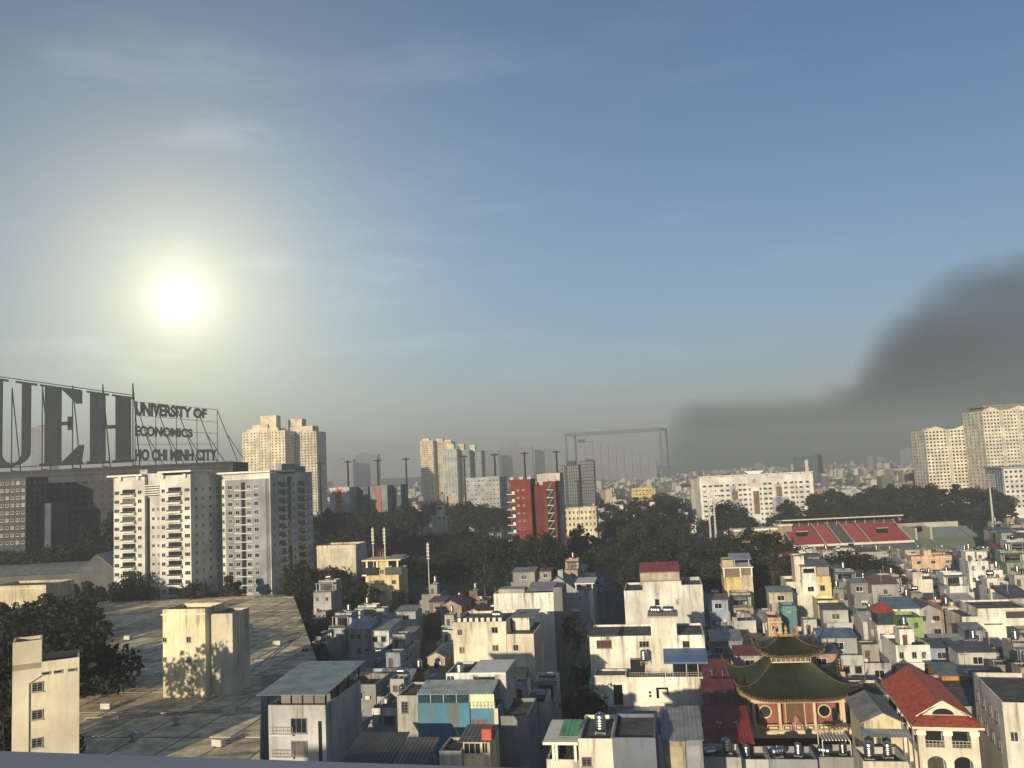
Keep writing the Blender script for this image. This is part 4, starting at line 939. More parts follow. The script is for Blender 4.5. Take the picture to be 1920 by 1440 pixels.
def bluehouse():
    h = Hero('blue_house', 'bright sky blue house with a glazed top floor and white roof rooms', 'house', 781, 932, 1318, 118, 9); t = h.t; X, Z = h.X, h.Z; c = (.09, .27, .38)
    mass(t, h.x0, X(880), 0, 9, 0, h.h, c, .1); mass(t, X(880)+.01, h.x1, .3, 9, 0, h.h-.8, c, .1)
    B().box(h.x0, X(880), .3, .4, h.h-.1, Z(1300)).build('glass_front', 'glass_blue', t)
    for i in range(5): x = h.x0+(X(880)-h.x0)*i/4; B().box(x-.05, x+.05, .2, .3, h.h, Z(1300)).build('mullion', 'paint', t, col=(.3, .4, .42))
    tinroof(t, h.x0, X(925), -.3, 4.5, Z(1302), Z(1296)+.3, (.32, .38, .36)); B().box(X(880), X(926), .35, .45, h.h-.8, Z(1302)).build('glazed_panel', 'paint', t, col=(.72, .66, .44))
    railing(t, X(880), X(928), .1, h.h-.8, .9, (.25, .3, .32)); window(t, X(896), .3, Z(1358), 2.1, 1.7, col=(.12, .2, .24), style='bars')
    B().box(X(925), h.x1+.05, .22, .3, 0, h.h-.8).build('corner_pier', 'plaster', t, col=(.75, .66, .46))
    zr = Z(1300); mass(t, X(820), X(938), 5, 12, 0, Z(1281), (.62, .64, .62), .3, name='roof_room'); h.foot(h.x0, X(975), -1, 14)
    window(t, X(829), 5, Z(1293), 1.2, 1.2, col=WHITE); B().box(X(874), X(916), 4.9, 5, Z(1302), Z(1288)).build('opening', 'glass', t); B().box(X(868), X(940), 4, 12, Z(1281), Z(1281)+.25).build('roof_slab', 'paint', t, col=WHITE)
    mass(t, X(735), X(780), 1.5, 9, 0, Z(1310), (.44, .43, .40), .3, name='side_wing'); h.foot(X(735), h.x0, 0, 9); window(t, X(750), 1.5, Z(1331), 1.0, 1.6, col=(.2, .2, .2), style='bars')
    mass(t, h.x1+.02, X(985), 1, 10, 0, Z(1345), (.25, .26, .26), .5, name='side_wing'); h.foot(h.x1, X(985), 0, 10)
bluehouse()
def bottomleft():
    h = Hero('shed_house', 'low house under wide dark sloping sheet roofs at the bottom', 'house', 625, 775, 1418, 98, 10, foot=True); t = h.t; X, Z = h.X, h.Z
    mass(t, h.x0, h.x1, 0, 10, 0, h.h-2.8, (.3, .29, .28), 0)
    tinroof(t, h.x0-.5, X(720), -4, 10, h.h-2.9, h.h-.4, (.06, .06, .06)); tinroof(t, X(722), h.x1+.8, -4, 9, h.h-2.7, h.h-.7, (.10, .09, .075)); h.foot(h.x0, h.x1, -4, 0)
    h = Hero('small_house', 'small cream house with a wide dark window at the bottom', 'house', 868, 918, 1390, 100, 4.5); t = h.t; X, Z = h.X, h.Z
    mass(t, h.x0, h.x1, 0, 4.5, 0, h.h, (.74, .62, .40), .3); tinroof(t, h.x0-.5, h.x1+.4, -.6, 4.6, h.h+.1, h.h+.5, (.12, .11, .10)); window(t, X(885), 0, Z(1402), 2.0, 1.3, col=(.6, .55, .42)); window(t, X(909), 0, Z(1401), .7, 1.2, col=(.6, .55, .42))
    mass(t, X(826), h.x0-.02, -1, 4, 0, Z(1402), (.42, .40, .35), .3, name='side_wing'); h.foot(X(826), h.x0, -1, 8)
    B().box(h.x1-.8, h.x1+.3, -.3, 1.5, h.h+.2, h.h+1.4).build('red_tank_box', 'paint', t, col=(.4, .07, .04))
    h = Hero('corner_house', 'white corner house with pillared open terrace and green roof garden', 'house', 1084, 1148, 1385, 96, 9); t = h.t; X, Z = h.X, h.Z; c = (.80, .74, .60)
    mass(t, h.x0, h.x1, 0, 9, 0, h.h, c, .4); xa = X(1023)
    B().box(xa-.3, h.x0-.02, -.3, 8, Z(1395), Z(1390)).build('roof_slab', 'paint', t, col=c); h.foot(xa, h.x0, -.5, 9)
    for px in (1037, 1043, 1078): B().box(X(px)-.14, X(px)+.14, -.2, .1, Z(1425), Z(1395)).build('post', 'paint', t, col=c)
    mass(t, xa, h.x0-.02, 0, 8, 0, Z(1422), c, .2, name='terrace_wall'); B().box(xa+.6, h.x0-.03, 2.4, 2.6, Z(1424), Z(1395)).build('glass_front', 'glass', t)
    tinroof(t, X(1046), X(1084), 1, 6, Z(1387), Z(1380), (.12, .32, .16)); window(t, X(1098), 0, Z(1425), 1.1, 1.0, col=(.2, .19, .18), style='bars')
    mass(t, h.x1+.02, h.x1+4.6, -1, 8, 0, Z(1378), (.16, .19, .24), .4, name='side_wing'); h.foot(h.x1, h.x1+4.6, -1, 8)
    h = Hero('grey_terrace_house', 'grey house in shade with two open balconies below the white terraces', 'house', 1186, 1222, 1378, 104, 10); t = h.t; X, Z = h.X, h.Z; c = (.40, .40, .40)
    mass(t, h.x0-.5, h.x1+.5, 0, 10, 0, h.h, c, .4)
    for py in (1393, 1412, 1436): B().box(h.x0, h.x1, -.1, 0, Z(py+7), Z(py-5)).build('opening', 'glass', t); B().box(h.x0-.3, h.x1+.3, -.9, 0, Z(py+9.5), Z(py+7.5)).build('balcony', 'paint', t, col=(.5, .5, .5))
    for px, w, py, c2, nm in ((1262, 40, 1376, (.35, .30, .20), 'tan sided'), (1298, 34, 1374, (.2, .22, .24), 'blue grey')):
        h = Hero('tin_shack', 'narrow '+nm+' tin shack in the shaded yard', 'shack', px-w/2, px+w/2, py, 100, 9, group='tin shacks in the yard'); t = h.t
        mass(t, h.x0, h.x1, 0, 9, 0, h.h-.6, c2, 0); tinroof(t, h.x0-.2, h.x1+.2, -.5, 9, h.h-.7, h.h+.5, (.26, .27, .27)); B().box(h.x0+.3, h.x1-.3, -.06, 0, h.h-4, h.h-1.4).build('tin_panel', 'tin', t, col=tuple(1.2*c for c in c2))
    for px0, px1, py, D, c2, lab in ((1322, 1372, 1258, 150, (.17, .035, .03), 'maroon sheet roof left of the temple, upper of three'), (1322, 1378, 1300, 136, (.15, .03, .028), 'maroon sheet roof left of the temple, middle of three'), (1326, 1406, 1358, 122, (.24, .03, .025), 'bright maroon sheet roof left of the temple, lowest of three')):
        h = Hero('maroon_shed', 'shed under '+lab, 'shed', px0, px1, py, D, 9, group='maroon sheds beside the temple'); t = h.t
        mass(t, h.x0, h.x1, 0, 9, 0, h.h-2.2, (.2, .08, .07), 0); tinroof(t, h.x0-.3, h.x1+.3, -1, 9, h.h-2.3, h.h, c2); B().box(h.x0+.3, h.x1-.3, -.06, 0, h.h-6, h.h-3).build('shutter', 'tin', t, col=(.22, .03, .03))
        for i in range(2): B().lathe((h.x0+h.w*(.3+.4*i), 3, h.h-1.4), [(.25, 0), (.25, .5), (.4, .55), (.4, .8), (.1, 1.0)], 8).build('roof_vent', 'steel', t)
bottomleft()
# ------------------------------------------------------------------ temple
def pagoda_roof(t, cy, we, de, wt, dt, ze, zt, tip, col, rib=.42, rows=11, trim=(.13, .085, .04), ridgecol=(.10, .07, .035), pw=1.55, ext=.09):
    def pt(side, c, s):
        """side 0 front,1 right,2 back,3 left; c in -1..1 along the eave; s 0 eave..1 top"""
        hw, hd = (we+(wt-we)*s)/2, (de+(dt-de)*s)/2
        lift = tip*(1-s)**2.2*abs(c)**5; push = 1+ext*(1-s)**2*abs(c)**5
        z = ze+(zt-ze)*s**pw+lift
        if side == 0: return (c*hw*push, cy-hd*push, z)
        if side == 1: return (hw*push, cy+c*hd*push, z)
        if side == 2: return (-c*hw*push, cy+hd*push, z)
        return (-hw*push, cy-c*hd*push, z)
    for side in range(4):
        b = B(); wd = we if side % 2 == 0 else de; n = int(wd/rib)*2
        top, botm = [], []
        for i in range(n+1):
            c = -1+2*i/n
            for j in range(rows+1):
                p = pt(side, c, j/rows); k = .09 if i % 2 else -.03
                b.v.append((p[0], p[1], p[2]+k)); 
        m = rows+1
        for i in range(n):
            for j in range(rows): b.f.append((i*m+j, (i+1)*m+j, (i+1)*m+j+1, i*m+j+1)); b.m.append(0)
        b.build('roof_slope', 'ceramic', t, col=col)
        e = B()
        for i in range(n//2):
            c = -1+2*(2*i+1)/n; p = pt(side, c, 0); q = pt(side, c, .03); d = (Vector(p)-Vector(q)).normalized()
            e.tube(Vector(p)-d*.05+Vector((0, 0, .0)), Vector(p)+d*.16, .15, .15, 6)
        for i in range(24):
            p, q = pt(side, -1+2*i/24, .005), pt(side, -1+2*(i+1)/24, .005); e.tube((p[0], p[1], p[2]-.3), (q[0], q[1], q[2]-.3), .16, .16, 4)
        e.build('eave_tiles', 'ceramic', t, col=trim)
        u = B()
        for i in range(16):
            a, c2 = pt(side, -1+2*i/16, .0), pt(side, -1+2*(i+1)/16, .0); a1, c1 = pt(side, -1+2*i/16, .3), pt(side, -1+2*(i+1)/16, .3)
            u.quad((a[0], a[1], a[2]-.42), (a1[0], a1[1], ze-.3), (c1[0], c1[1], ze-.3), (c2[0], c2[1], c2[2]-.42))
        u.build('eave_soffit', 'paint', t, col=(.45, .34, .22))
        r = B(); pr = None
        for j in range(13):
            p = Vector(pt(side, 1, j/12))+Vector((0, 0, .18))
            if pr is not None: r.tube(pr, p, .14, .14, 5)
            pr = p
        p0 = Vector(pt(side, 1, 0))+Vector((0, 0, .18)); p1 = Vector(pt(side, 1, .08))+Vector((0, 0, .18)); d = (p0-p1).normalized()
        r.tube(p0, p0+d*.5+Vector((0, 0, .45)), .2, .15, 5).tube(p0+d*.5+Vector((0, 0, .45)), p0+d*.6+Vector((0, 0, 1.1)), .15, .05, 5)
        r.build('hip_ridge', 'ceramic', t, col=ridgecol)
def temple():
    h = Hero('temple', 'two tiered temple with green tiled upturned roofs and pink walls', 'temple', 1414, 1578, 1312, 137, 12, R(-7)); t = h.t; X, Z = h.X, h.Z
    h.foot(h.x0-3, h.x1+3, -3.2, 15)
    pink, cream, green = (.33, .115, .08), (.62, .50, .32), (.022, .030, .013)
    zb, ze = Z(1370), Z(1311); w = h.w
    mass(t, h.x0+.3, h.x1-.3, .8, 11, 0, zb, (.30, .075, .05), 0, name='ground_floor')
    B().box(h.x0-.9, h.x1+.9, -.9, 12.5, zb, zb+.55).build('balcony_slab', 'paint', t, col=cream)
    B().box(h.x0-.95, h.x1+.95, -.95, -.75, zb-.5, zb+.5).build('balcony_fascia', 'paint', t, col=(.66, .53, .34))
    mass(t, h.x0+.9, h.x1-.9, 1.8, 10.5, zb+.55, ze+1.2, pink, 0)
    xs = [X(1414), X(1461), X(1524), X(1576)]
    for x in xs:
        B().lathe((x, -.2, zb+.55), [(.34, 0), (.34, .3), (.26, .35), (.25, ze-zb-1.0), (.36, ze-zb-.9), (.36, ze-zb-.4)], 10).build('column', 'paint', t, col=cream)
    for y in (3.5, 7.5, 11.6):
        for x in (h.x0-.3, h.x1+.3): B().lathe((x, y, zb+.55), [(.34, 0), (.34, .3), (.26, .35), (.25, ze-zb-1.0), (.36, ze-zb-.4)], 10).build('column', 'paint', t, col=cream)
    B().box(h.x0-.4, h.x1+.4, -.5, .1, ze-.45, ze+.1).build('beam', 'paint', t, col=(.52, .40, .25))
    # balustrade panels
    pan = [h.x0-.8]+xs[1:3]+[h.x1+.8]
    for i in range(3):
        n = 2 if i != 1 else 3
        for j in range(n):
            a, c = pan[i]+(pan[i+1]-pan[i])*j/n+.25, pan[i]+(pan[i+1]-pan[i])*(j+1)/n-.25
            s = B(); s.box(a, c, -.85, -.7, zb+1.35, zb+1.47).box(a, c, -.85, -.7, zb+.6, zb+.7).box(a, a+.1, -.85, -.7, zb+.7, zb+1.35).box(c-.1, c, -.85, -.7, zb+.7, zb+1.35)
            s.box(a+.3, c-.3, -.83, -.72, zb+.85, zb+1.2); s.build('balustrade', 'paint', t, col=(.58, .46, .29))
    # door niche and windows
    xd = (X(1477)+X(1509))/2; s = B()
    s.box(X(1476)-.18, X(1476), 1.5, 1.82, zb+.56, ze-.5).box(X(1509), X(1509)+.18, 1.5, 1.82, zb+.56, ze-.5).box(X(1476)-.18, X(1509)+.18, 1.49, 1.81, ze-.5, ze-.25).build('door_frame', 'paint', t, col=(.55, .33, .2))
    B().box(X(1476), X(1509), 1.72, 1.79, zb+.56, ze-.5).build('door', 'wood', t)
    sh = B(); sh.box(xd-.7, xd+.7, 1.0, 1.6, zb+.56, zb+1.3).lathe((xd, 1.3, zb+1.3), [(.45, 0), (.55, .3), (.4, .6), (.2, .9)], 8); sh.build('altar', 'paint', t, col=(.35, .16, .1))
    for px in (1438, 1546):
        x, z = X(px), (zb+ze)/2+.25
        r = B(); n = 24
        for i in range(n):
            a0, a1 = 2*math.pi*i/n, 2*math.pi*(i+1)/n
            r.prism([(x+1.0*math.cos(a0), z+1.0*math.sin(a0)), (x+1.0*math.cos(a1), z+1.0*math.sin(a1)), (x+.84*math.cos(a1), z+.84*math.sin(a1)), (x+.84*math.cos(a0), z+.84*math.sin(a0))], 1.62, 1.82)
        r.build('round_window', 'paint', t, col=(.64, .5, .3)); B().prism([(x+.86*math.cos(2*math.pi*i/n), z+.86*math.sin(2*math.pi*i/n)) for i in range(n)], 1.72, 1.79).build('round_pane', 'glass', t)
    x, z = X(1564), (zb+ze)/2-.4; B().prism([(x-.35, z-.9), (x+.35, z-.9), (x+.35, z+.8), (x+.2, z+1.1), (x-.2, z+1.1), (x-.35, z+.8)], 1.72, 1.79).build('arched_window', 'glass', t)
    # lower storey openings
    B().box(X(1476), X(1510), .72, .8, zb-3.6, zb-1.2).build('lower_door', 'wood', t)
    tinroof(t, X(1470), X(1512), -.6, .8, zb-1.0, zb-.5, (.35, .1, .06), 'door_canopy')
    for px in (1440, 1553):
        x = X(px); B().prism([(x+.95*math.cos(2*math.pi*i/20), zb-2.2+.95*math.sin(2*math.pi*i/20)) for i in range(20)], .7, .79).build('round_pane', 'glass', t)
    # roofs
    pagoda_roof(t, 6.0, 17.6, 15.2, 6.0, 5.0, ze+.35, Z(1254), 2.2, green, ext=.06)
    zc = Z(1254)
    mass(t, -2.9, 2.9, 3.7, 8.3, zc-1.0, zc+1.15, (.2, .15, .1), 0, name='lantern_wall')
    s = B(); s.box(-3.1, 3.1, 3.35, 3.5, zc+.95, zc+1.1).box(-3.1, 3.1, 3.35, 3.5, zc-.1, zc+.05)
    for i in range(9): s.box(-3.1+6.1*i/8, -3.0+6.1*i/8, 3.36, 3.49, zc+.05, zc+.95)
    s.build('lantern_rail', 'paint', t, col=(.66, .54, .36))
    pagoda_roof(t, 6.0, 9.2, 8.0, 2.4, .3, zc+1.25, Z(1213), 1.3, green, rib=.36, rows=8, pw=1.35)
    B().tube((-1.6, 6, Z(1213)+.1), (1.6, 6, Z(1213)+.1), .28, .28, 6).build('top_ridge', 'ceramic', t, col=(.4, .22, .1))
    for sg in (-1, 1):
        o = B(); p = [(sg*1.3, 6, Z(1213)+.2), (sg*1.9, 6, Z(1213)+.7), (sg*1.7, 6, Z(1213)+1.4), (sg*1.2, 6, Z(1213)+1.5)]
        for a, c in zip(p, p[1:]): o.tube(a, c, .22, .14, 6)
        o.build('ridge_ornament', 'ceramic', t, col=(.42, .2, .1))
    B().lathe((0, 6, Z(1213)+.3), [(.2, 0), (.35, .3), (.15, .6), (.3, .9), (.05, 1.5)], 8).build('finial', 'ceramic', t, col=(.5, .3, .12))
temple()
# ------------------------------------------------------------------ red roofed arcade house
def redroof():
    h = Hero('arcade_house', 'house with a steep red tiled roof and arched galleries, bottom right', 'house', 1724, 1826, 1360, 118, 22, R(-13.5)); t = h.t; X, Z = h.X, h.Z; c = (.80, .73, .58); zt = h.h; w2 = h.w/2
    h.foot(h.x0-2, h.x1+2, -3, 23)
    # galleries: columns and beams in front of a recessed core
    mass(t, h.x0+1.0, h.x1, 2.2, 22, 0, zt-.2, c, 0)
    for z0, z1 in ((0, zt-11.2), (zt-7.9, zt-6.9), (zt-4.0, zt-2.9), (zt-.75, zt-.0)):
        B().box(h.x0, h.x1, 0, 2.18, z0, z1).build('floor_band', 'plaster', t, col=c); B().box(h.x0-.02, h.x0+1.0, 2.2, 22, z0, z1).build('floor_band', 'plaster', t, col=c)
    for i in range(3):
        x = h.x0+(h.w-.9)*i/2; B().box(x-.02, x+.92, -.03, .9, 0, zt-.02).build('pier', 'plaster', t, col=(.82, .76, .62))
        B().box(x-.15, x+1.05, -.15, 1.0, zt-1.3, zt-.76).build('capital', 'paint', t, col=(.84, .78, .66))
    for i in range(1, 7):
        y = 22*i/6-.6; B().box(h.x0-.05, h.x0+.7, y, y+.7, 0, zt-.02).build('pier', 'plaster', t, col=c)
    for i in range(2):
        xa, xb = h.x0+.92+(h.w-.9)*i/2, h.x0+(h.w-.9)*(i+1)/2-.02
        for zb_, zt_, arch in ((zt-2.9, zt-.75, False), (zt-6.9, zt-4.0, True)):
            B().box(xa, xb, 1.6, 1.7, zb_, zt_).build('dark_opening', 'glass', t)
            railing(t, xa, xb, .35, zb_, .8, (.5, .47, .4))
            if arch:
                n = 12; cx_, rr_, zc = (xa+xb)/2, (xb-xa)/2, zt_-1.0; s = B()
                for j in range(n):
                    a0, a1 = math.pi*j/n, math.pi*(j+1)/n
                    p0, p1 = (cx_-rr_*math.cos(a0), zc+.95*math.sin(a0)), (cx_-rr_*math.cos(a1), zc+.95*math.sin(a1))
                    s.prism([p0, p1, (p1[0], zt_), (p0[0], zt_)], .1, .7)
                s.build('arch', 'plaster', t, col=c)
    for i in range(6):
        y = 22*(i+.5)/6
        for zm, hh in ((zt-1.9, 2.0), (zt-5.4, 2.4)): window(t, h.x0+1.0, y+.2, zm, 2.0, hh, 'left', col=(.2, .14, .1)); 
        railing_ = B().box(h.x0+.1, h.x0+.18, y-1.4, y+1.4, zt-2.9, zt-2.2); railing_.build('railing', 'dark_steel', t)
    # roof: steep gable with a tiled skirt across the front
    red = (.34, .075, .035); ov = .7; zr = zt+2.7; yg = 1.6
    def slope(name, a, b_, c_, d_, rib=.42):
        """tiled surface; a-b eave, d-c ridge"""
        a, b_, c_, d_ = map(Vector, (a, b_, c_, d_)); n = max(6, int((b_-a).length/rib)*2); s = B(); nr = (b_-a).cross(d_-a).normalized(); m = 2
        rows = max(3, int((d_-a).length/.6))
        for i in range(n+1):
            for j in range(rows+1):
                p = (a.lerp(b_, i/n)).lerp(d_.lerp(c_, i/n), j/rows)+nr*((.06 if i % 2 else 0)+(.05 if j % 2 else 0)); s.v.append(tuple(p))
        for i in range(n):
            for j in range(rows): s.f.append((i*(rows+1)+j, (i+1)*(rows+1)+j, (i+1)*(rows+1)+j+1, i*(rows+1)+j+1)); s.m.append(0)
        s.build(name, 'ceramic', t, col=red)
    x0, x1, y0, y1 = h.x0-ov, h.x1+ov, -ov, 22+ov
    slope('roof_slope', (x0, y1, zt), (x0, yg-1.2, zt+.0), (0, yg, zr), (0, y1, zr)); slope('roof_slope', (x1, yg-1.2, zt), (x1, y1, zt), (0, y1, zr), (0, yg, zr))
    slope('front_skirt', (x0, y0, zt-.05), (x1, y0, zt-.05), (x1-1.4, yg-.1, zt+.85), (x0+1.4, yg-.1, zt+.85))
    s = B(); s.poly([(x0+1.2, yg, zt+.7), (x1-1.2, yg, zt+.7), (0, yg, zr-.1)]); s.build('gable_wall', 'plaster', t, col=c)
    n = 14; s = B(); s.prism([(-1.35*math.cos(math.pi*i/n), zt+.95+.8*math.sin(math.pi*i/n)) for i in range(n+1)], yg-.09, yg-.01); s.build('lunette', 'glass', t)
    B().tube((x0+1.0, yg-.1, zt+.65), (0, yg-.12, zr), .14, .14, 5).tube((x1-1.0, yg-.1, zt+.65), (0, yg-.12, zr), .14, .14, 5).build('gable_trim', 'paint', t, col=c)
    B().tube((0, yg-.2, zr+.08), (0, y1, zr+.08), .2, .2, 6).build('ridge_cap', 'ceramic', t, col=(.3, .06, .03))
    B().box(x0, x1, y0+.02, y0+.2, zt-.35, zt-.08).box(x0, x0+.15, y0+.22, y1, zt-.3, zt-.03).build('gutter', 'paint', t, col=(.7, .62, .48))
redroof()
def nearright():
    h = Hero('gable_cottage', 'small cream house with a corrugated gable and blue grey canopy', 'house', 1624, 1688, 1372, 112, 10, R(-11)); t = h.t; X, Z = h.X, h.Z; c = (.66, .56, .36)
    mass(t, h.x0, h.x1, 0, 10, 0, Z(1352), c, 0); gable(t, h.x0, h.x1, 0, 10, Z(1352), Z(1337), (.28, .27, .25), 'y', .5, wallcol=c)
    tinroof(t, h.x0-.6, h.x1+.8, -1.8, -.02, Z(1374), Z(1367), (.20, .25, .28), 'canopy'); window(t, X(1652), 0, Z(1384), 1.3, 1.5, col=(.25, .22, .18))
    h = Hero('grey_house', 'grey house behind the small gable cottage, one dark window', 'house', 1612, 1664, 1303, 133, 9, R(-11)); t = h.t; X, Z = h.X, h.Z
    mass(t, h.x0, h.x1, 0, 9, 0, h.h, (.55, .50, .40), .4); window(t, X(1630), 0, Z(1318), 1.3, 1.5, col=(.2, .2, .2))
    h = Hero('edge_building', 'white building with small dark windows cut by the right edge', 'house', 1886, 1980, 1318, 112, 16, R(-16)); t = h.t
    mass(t, h.x0, h.x1, 0, 16, 0, h.h, (.76, .72, .62), .6)
    for i in range(4):
        window(t, h.x0+1.0+1.9*i, 0, h.h-4.2, 1.0, 1.3); window(t, h.x0, 3+3.5*i, h.h-2.8, 1.0, 1.4, 'left', col=(.2, .2, .2)); window(t, h.x0, 3+3.5*i, h.h-6.2, 1.0, 1.4, 'left', col=(.2, .2, .2))
    h = Hero('shade_building', 'large shaded grey wall house right of the red tiled roof', 'house', 1858, 1900, 1300, 134, 20, R(-13)); t = h.t
    mass(t, h.x0-6, h.x1, 0, 20, 0, h.h-2, (.36, .36, .36), .5); h.foot(h.x0-6, h.x0, 0, 20); window(t, h.x0+2, 0, h.h-4.3, 1.4, 1.8)
    h = Hero('yellow_tower_house', 'tall narrow yellow house with open roof storeys left of the white one', 'house', 1358, 1410, 1082, 240, 11); t = h.t; X, Z = h.X, h.Z; c = (.76, .60, .26)
    mass(t, h.x0, X(1390), 0, 11, 0, h.h, c, .2); mass(t, X(1390)+.01, h.x1, .2, 11, 0, h.h+.4, (.62, .55, .4), .2)
    mass(t, h.x0, h.x1, 1.2, 10, h.h-.2, Z(1066), (.3, .2, .15), 0, name='roof_room'); B().box(h.x0-.3, h.x1+.3, -.2, 10.5, Z(1066), Z(1064)).build('roof_slab', 'paint', t, col=WHITE)
    for px in (1359, 1389, 1409): B().box(X(px)-.2, X(px)+.2, .1, .5, h.h, Z(1066)).build('post', 'paint', t, col=(.75, .65, .42))
    mass(t, h.x0, X(1378), 2, 8, Z(1064), Z(1052), (.6, .5, .34), .2, name='upper_room'); tinroof(t, X(1372), h.x1+.3, 1.5, 9, Z(1052), Z(1045), (.32, .34, .36))
    for px in (1380, 1406): B().box(X(px)-.1, X(px)+.1, 1.6, 1.8, Z(1064), Z(1051)).build('post', 'paint', t, col=LGREY)
    h = Hero('white_yellow_house', 'white house with a yellow right bay and roof balconies', 'house', 1476, 1556, 1090, 238, 12); t = h.t; X, Z = h.X, h.Z
    mass(t, h.x0, X(1505), 0, 12, 0, h.h, (.78, .72, .58), .8); mass(t, X(1505)+.01, X(1531), -.02, 12, 0, Z(1064), (.82, .78, .68), .2); mass(t, X(1531)+.01, h.x1, .3, 12, 0, Z(1082), YEL, .1)
    mass(t, X(1531), h.x1, 2, 11, Z(1083), Z(1066), (.3, .27, .24), 0, name='roof_room'); tinroof(t, X(1503), h.x1+.4, -.4, 11, Z(1063), Z(1058), (.16, .16, .16)); mass(t, X(1496), X(1514), 3, 9, h.h-1, Z(1046), (.78, .7, .55), .3, name='upper_room')
    B().box(X(1508), X(1528), -.09, -.02, Z(1075), Z(1067)).build('opening', 'glass', t); window(t, X(1488), 0, Z(1106), 1.6, 1.4); window(t, X(1519), -.02, Z(1104), 1.7, 1.4); window(t, X(1540), .3, Z(1103), 1.4, 1.6, col=(.5, .45, .3))
    B().box(X(1531), h.x1+.1, .1, .3, Z(1096), Z(1094)).build('band', 'paint', t, col=(.6, .5, .3))
    h = block('peach_house', 'peach house with three square windows below the grey stadium stand', 1711, 1786, 1042, 330, 10, (.74, .52, .36), 1, 3, 3.4, (1.6, 1.3), cat='house')
    mass(h.t, h.X(1735), h.X(1748), 1, 6, h.h-.7, h.Z(1032), (.74, .52, .36), .2, name='roof_hut')
    h = Hero('long_white_house', 'long bright white house with a roof terrace opening, right edge', 'house', 1808, 1930, 1148, 196, 12); t = h.t; X, Z = h.X, h.Z
    mass(t, h.x0, X(1836), 0, 12, 0, Z(1155), (.84, .79, .66), .4); mass(t, X(1836)+.01, h.x1, -.02, 12, 0, Z(1140, 1890), (.84, .79, .66), .4)
    B().box(X(1884), X(1922), -.1, -.02, Z(1158, 1890), Z(1146, 1890)).build('opening', 'glass', t); B().box(X(1845), X(1877), -.1, -.02, Z(1170, 1870), Z(1168, 1870)).build('slot', 'glass', t)
    B().box(X(1880), X(1926), -.5, -.02, Z(1145, 1890), Z(1143, 1890)).build('hood', 'paint', t, col=(.6, .5, .36))
    h = block('white_house', 'white house with a stepped left wall above the dark roofs', 1712, 1764, 1086, 258, 12, (.80, .75, .64), 1, 2, 3.4, (1.4, 1.3), cat='house')
    mass(h.t, h.x0, h.X(1728), -1, 6, 0, h.Z(1072), (.82, .77, .66), .3, name='stepped_wall')
    h = block('green_house', 'small bright green house with one tall window', 1688, 1728, 1158, 196, 8, (.24, .36, .12), 0, 1, cat='house'); window(h.t, h.X(1699), 0, h.Z(1170), .9, 1.6, col=(.15, .2, .12)); window(h.t, h.X(1716), 0, h.Z(1170), .9, 1.6, col=(.15, .2, .12))
    h = block('pavilion_house', 'pale house crowned by a red hipped glass pavilion', 1645, 1678, 1172, 190, 9, (.62, .57, .48), 1, 2, cat='house'); t = h.t
    B().box(h.x0+.3, h.x1-.3, .3, 6, h.h-.6, h.Z(1150)).build('glass_room', 'glass_blue', t); z = h.Z(1150); xm, ym = 0, 3.2; s = B(); e = [(h.x0-.4, -.4, z), (h.x1+.4, -.4, z), (h.x1+.4, 6.8, z), (h.x0-.4, 6.8, z)]
    for i in range(4): s.poly([e[i], e[(i+1) % 4], (xm, ym, z+2.0)])
    s.poly(e[::-1]); s.build('hipped_roof', 'ceramic', t, col=(.32, .06, .035))
    h = block('orange_house', 'pale orange house below the yellow walled terrace', 1440, 1464, 1158, 190, 8, (.58, .42, .28), 2, 1, cat='house')
    h = block('cream_terrace_house', 'bright cream yellow house above the dark tin roofs', 1534, 1571, 1126, 214, 8, (.82, .68, .38), 0, 1, cat='house'); window(h.t, h.X(1561), 0, h.Z(1140), .9, 1.7, col=(.4, .33, .2))
    h = block('turquoise_house', 'small turquoise walled roof room beside steel tanks', 1466, 1492, 1136, 206, 6, (.10, .27, .26), 0, 1, cat='house'); window(h.t, h.X(1478), 0, h.Z(1143), .8, 1.0)
    h = block('orange_wall_house', 'low house with a saturated orange wall right of the red roof', 1768, 1812, 1268, 152, 8, (.55, .22, .03), 0, 1, cat='house', extra=lambda h: tinroof(h.t, h.x0-.4, h.x1+.4, -.5, 8, h.h+.1, h.h+.6, (.2, .2, .19)))
    h = block('mint_house', 'small mint green house left of the peach house', 1632, 1672, 1038, 335, 8, (.42, .58, .40), 0, 2, cat='house')
nearright()
# ------------------------------------------------------------------ ordinary houses
GUARD = [(1360, 1612, 136, 1388), (1650, 1850, 118, 1600), (1100, 1330, 150, 1345), (735, 990, 118, 1400), (490, 700, 112, 1600), (845, 1005, 186, 1285), (922, 1048, 216, 1200),
         (1168, 1320, 207, 1196), (676, 768, 285, 1140), (1012, 1116, 262, 1158), (1370, 1860, 445, 1033), (1354, 1414, 240, 1118), (1472, 1560, 238, 1116), (1705, 1792, 330, 1078), (1805, 1940, 196, 1190),
         (1708, 1768, 258, 1115), (1684, 1732, 196, 1182), (1640, 1682, 190, 1192), (1436, 1468, 190, 1185), (1530, 1575, 214, 1150), (1622, 1692, 112, 1420), (1764, 1815, 152, 1285), (585, 672, 330, 1050), (1854, 1990, 112, 1440), (1010, 1150, 96, 1600), (625, 925, 98, 1600), (1180, 1330, 100, 1600), (1320, 1410, 122, 1385), (300, 440, 158, 1300)]
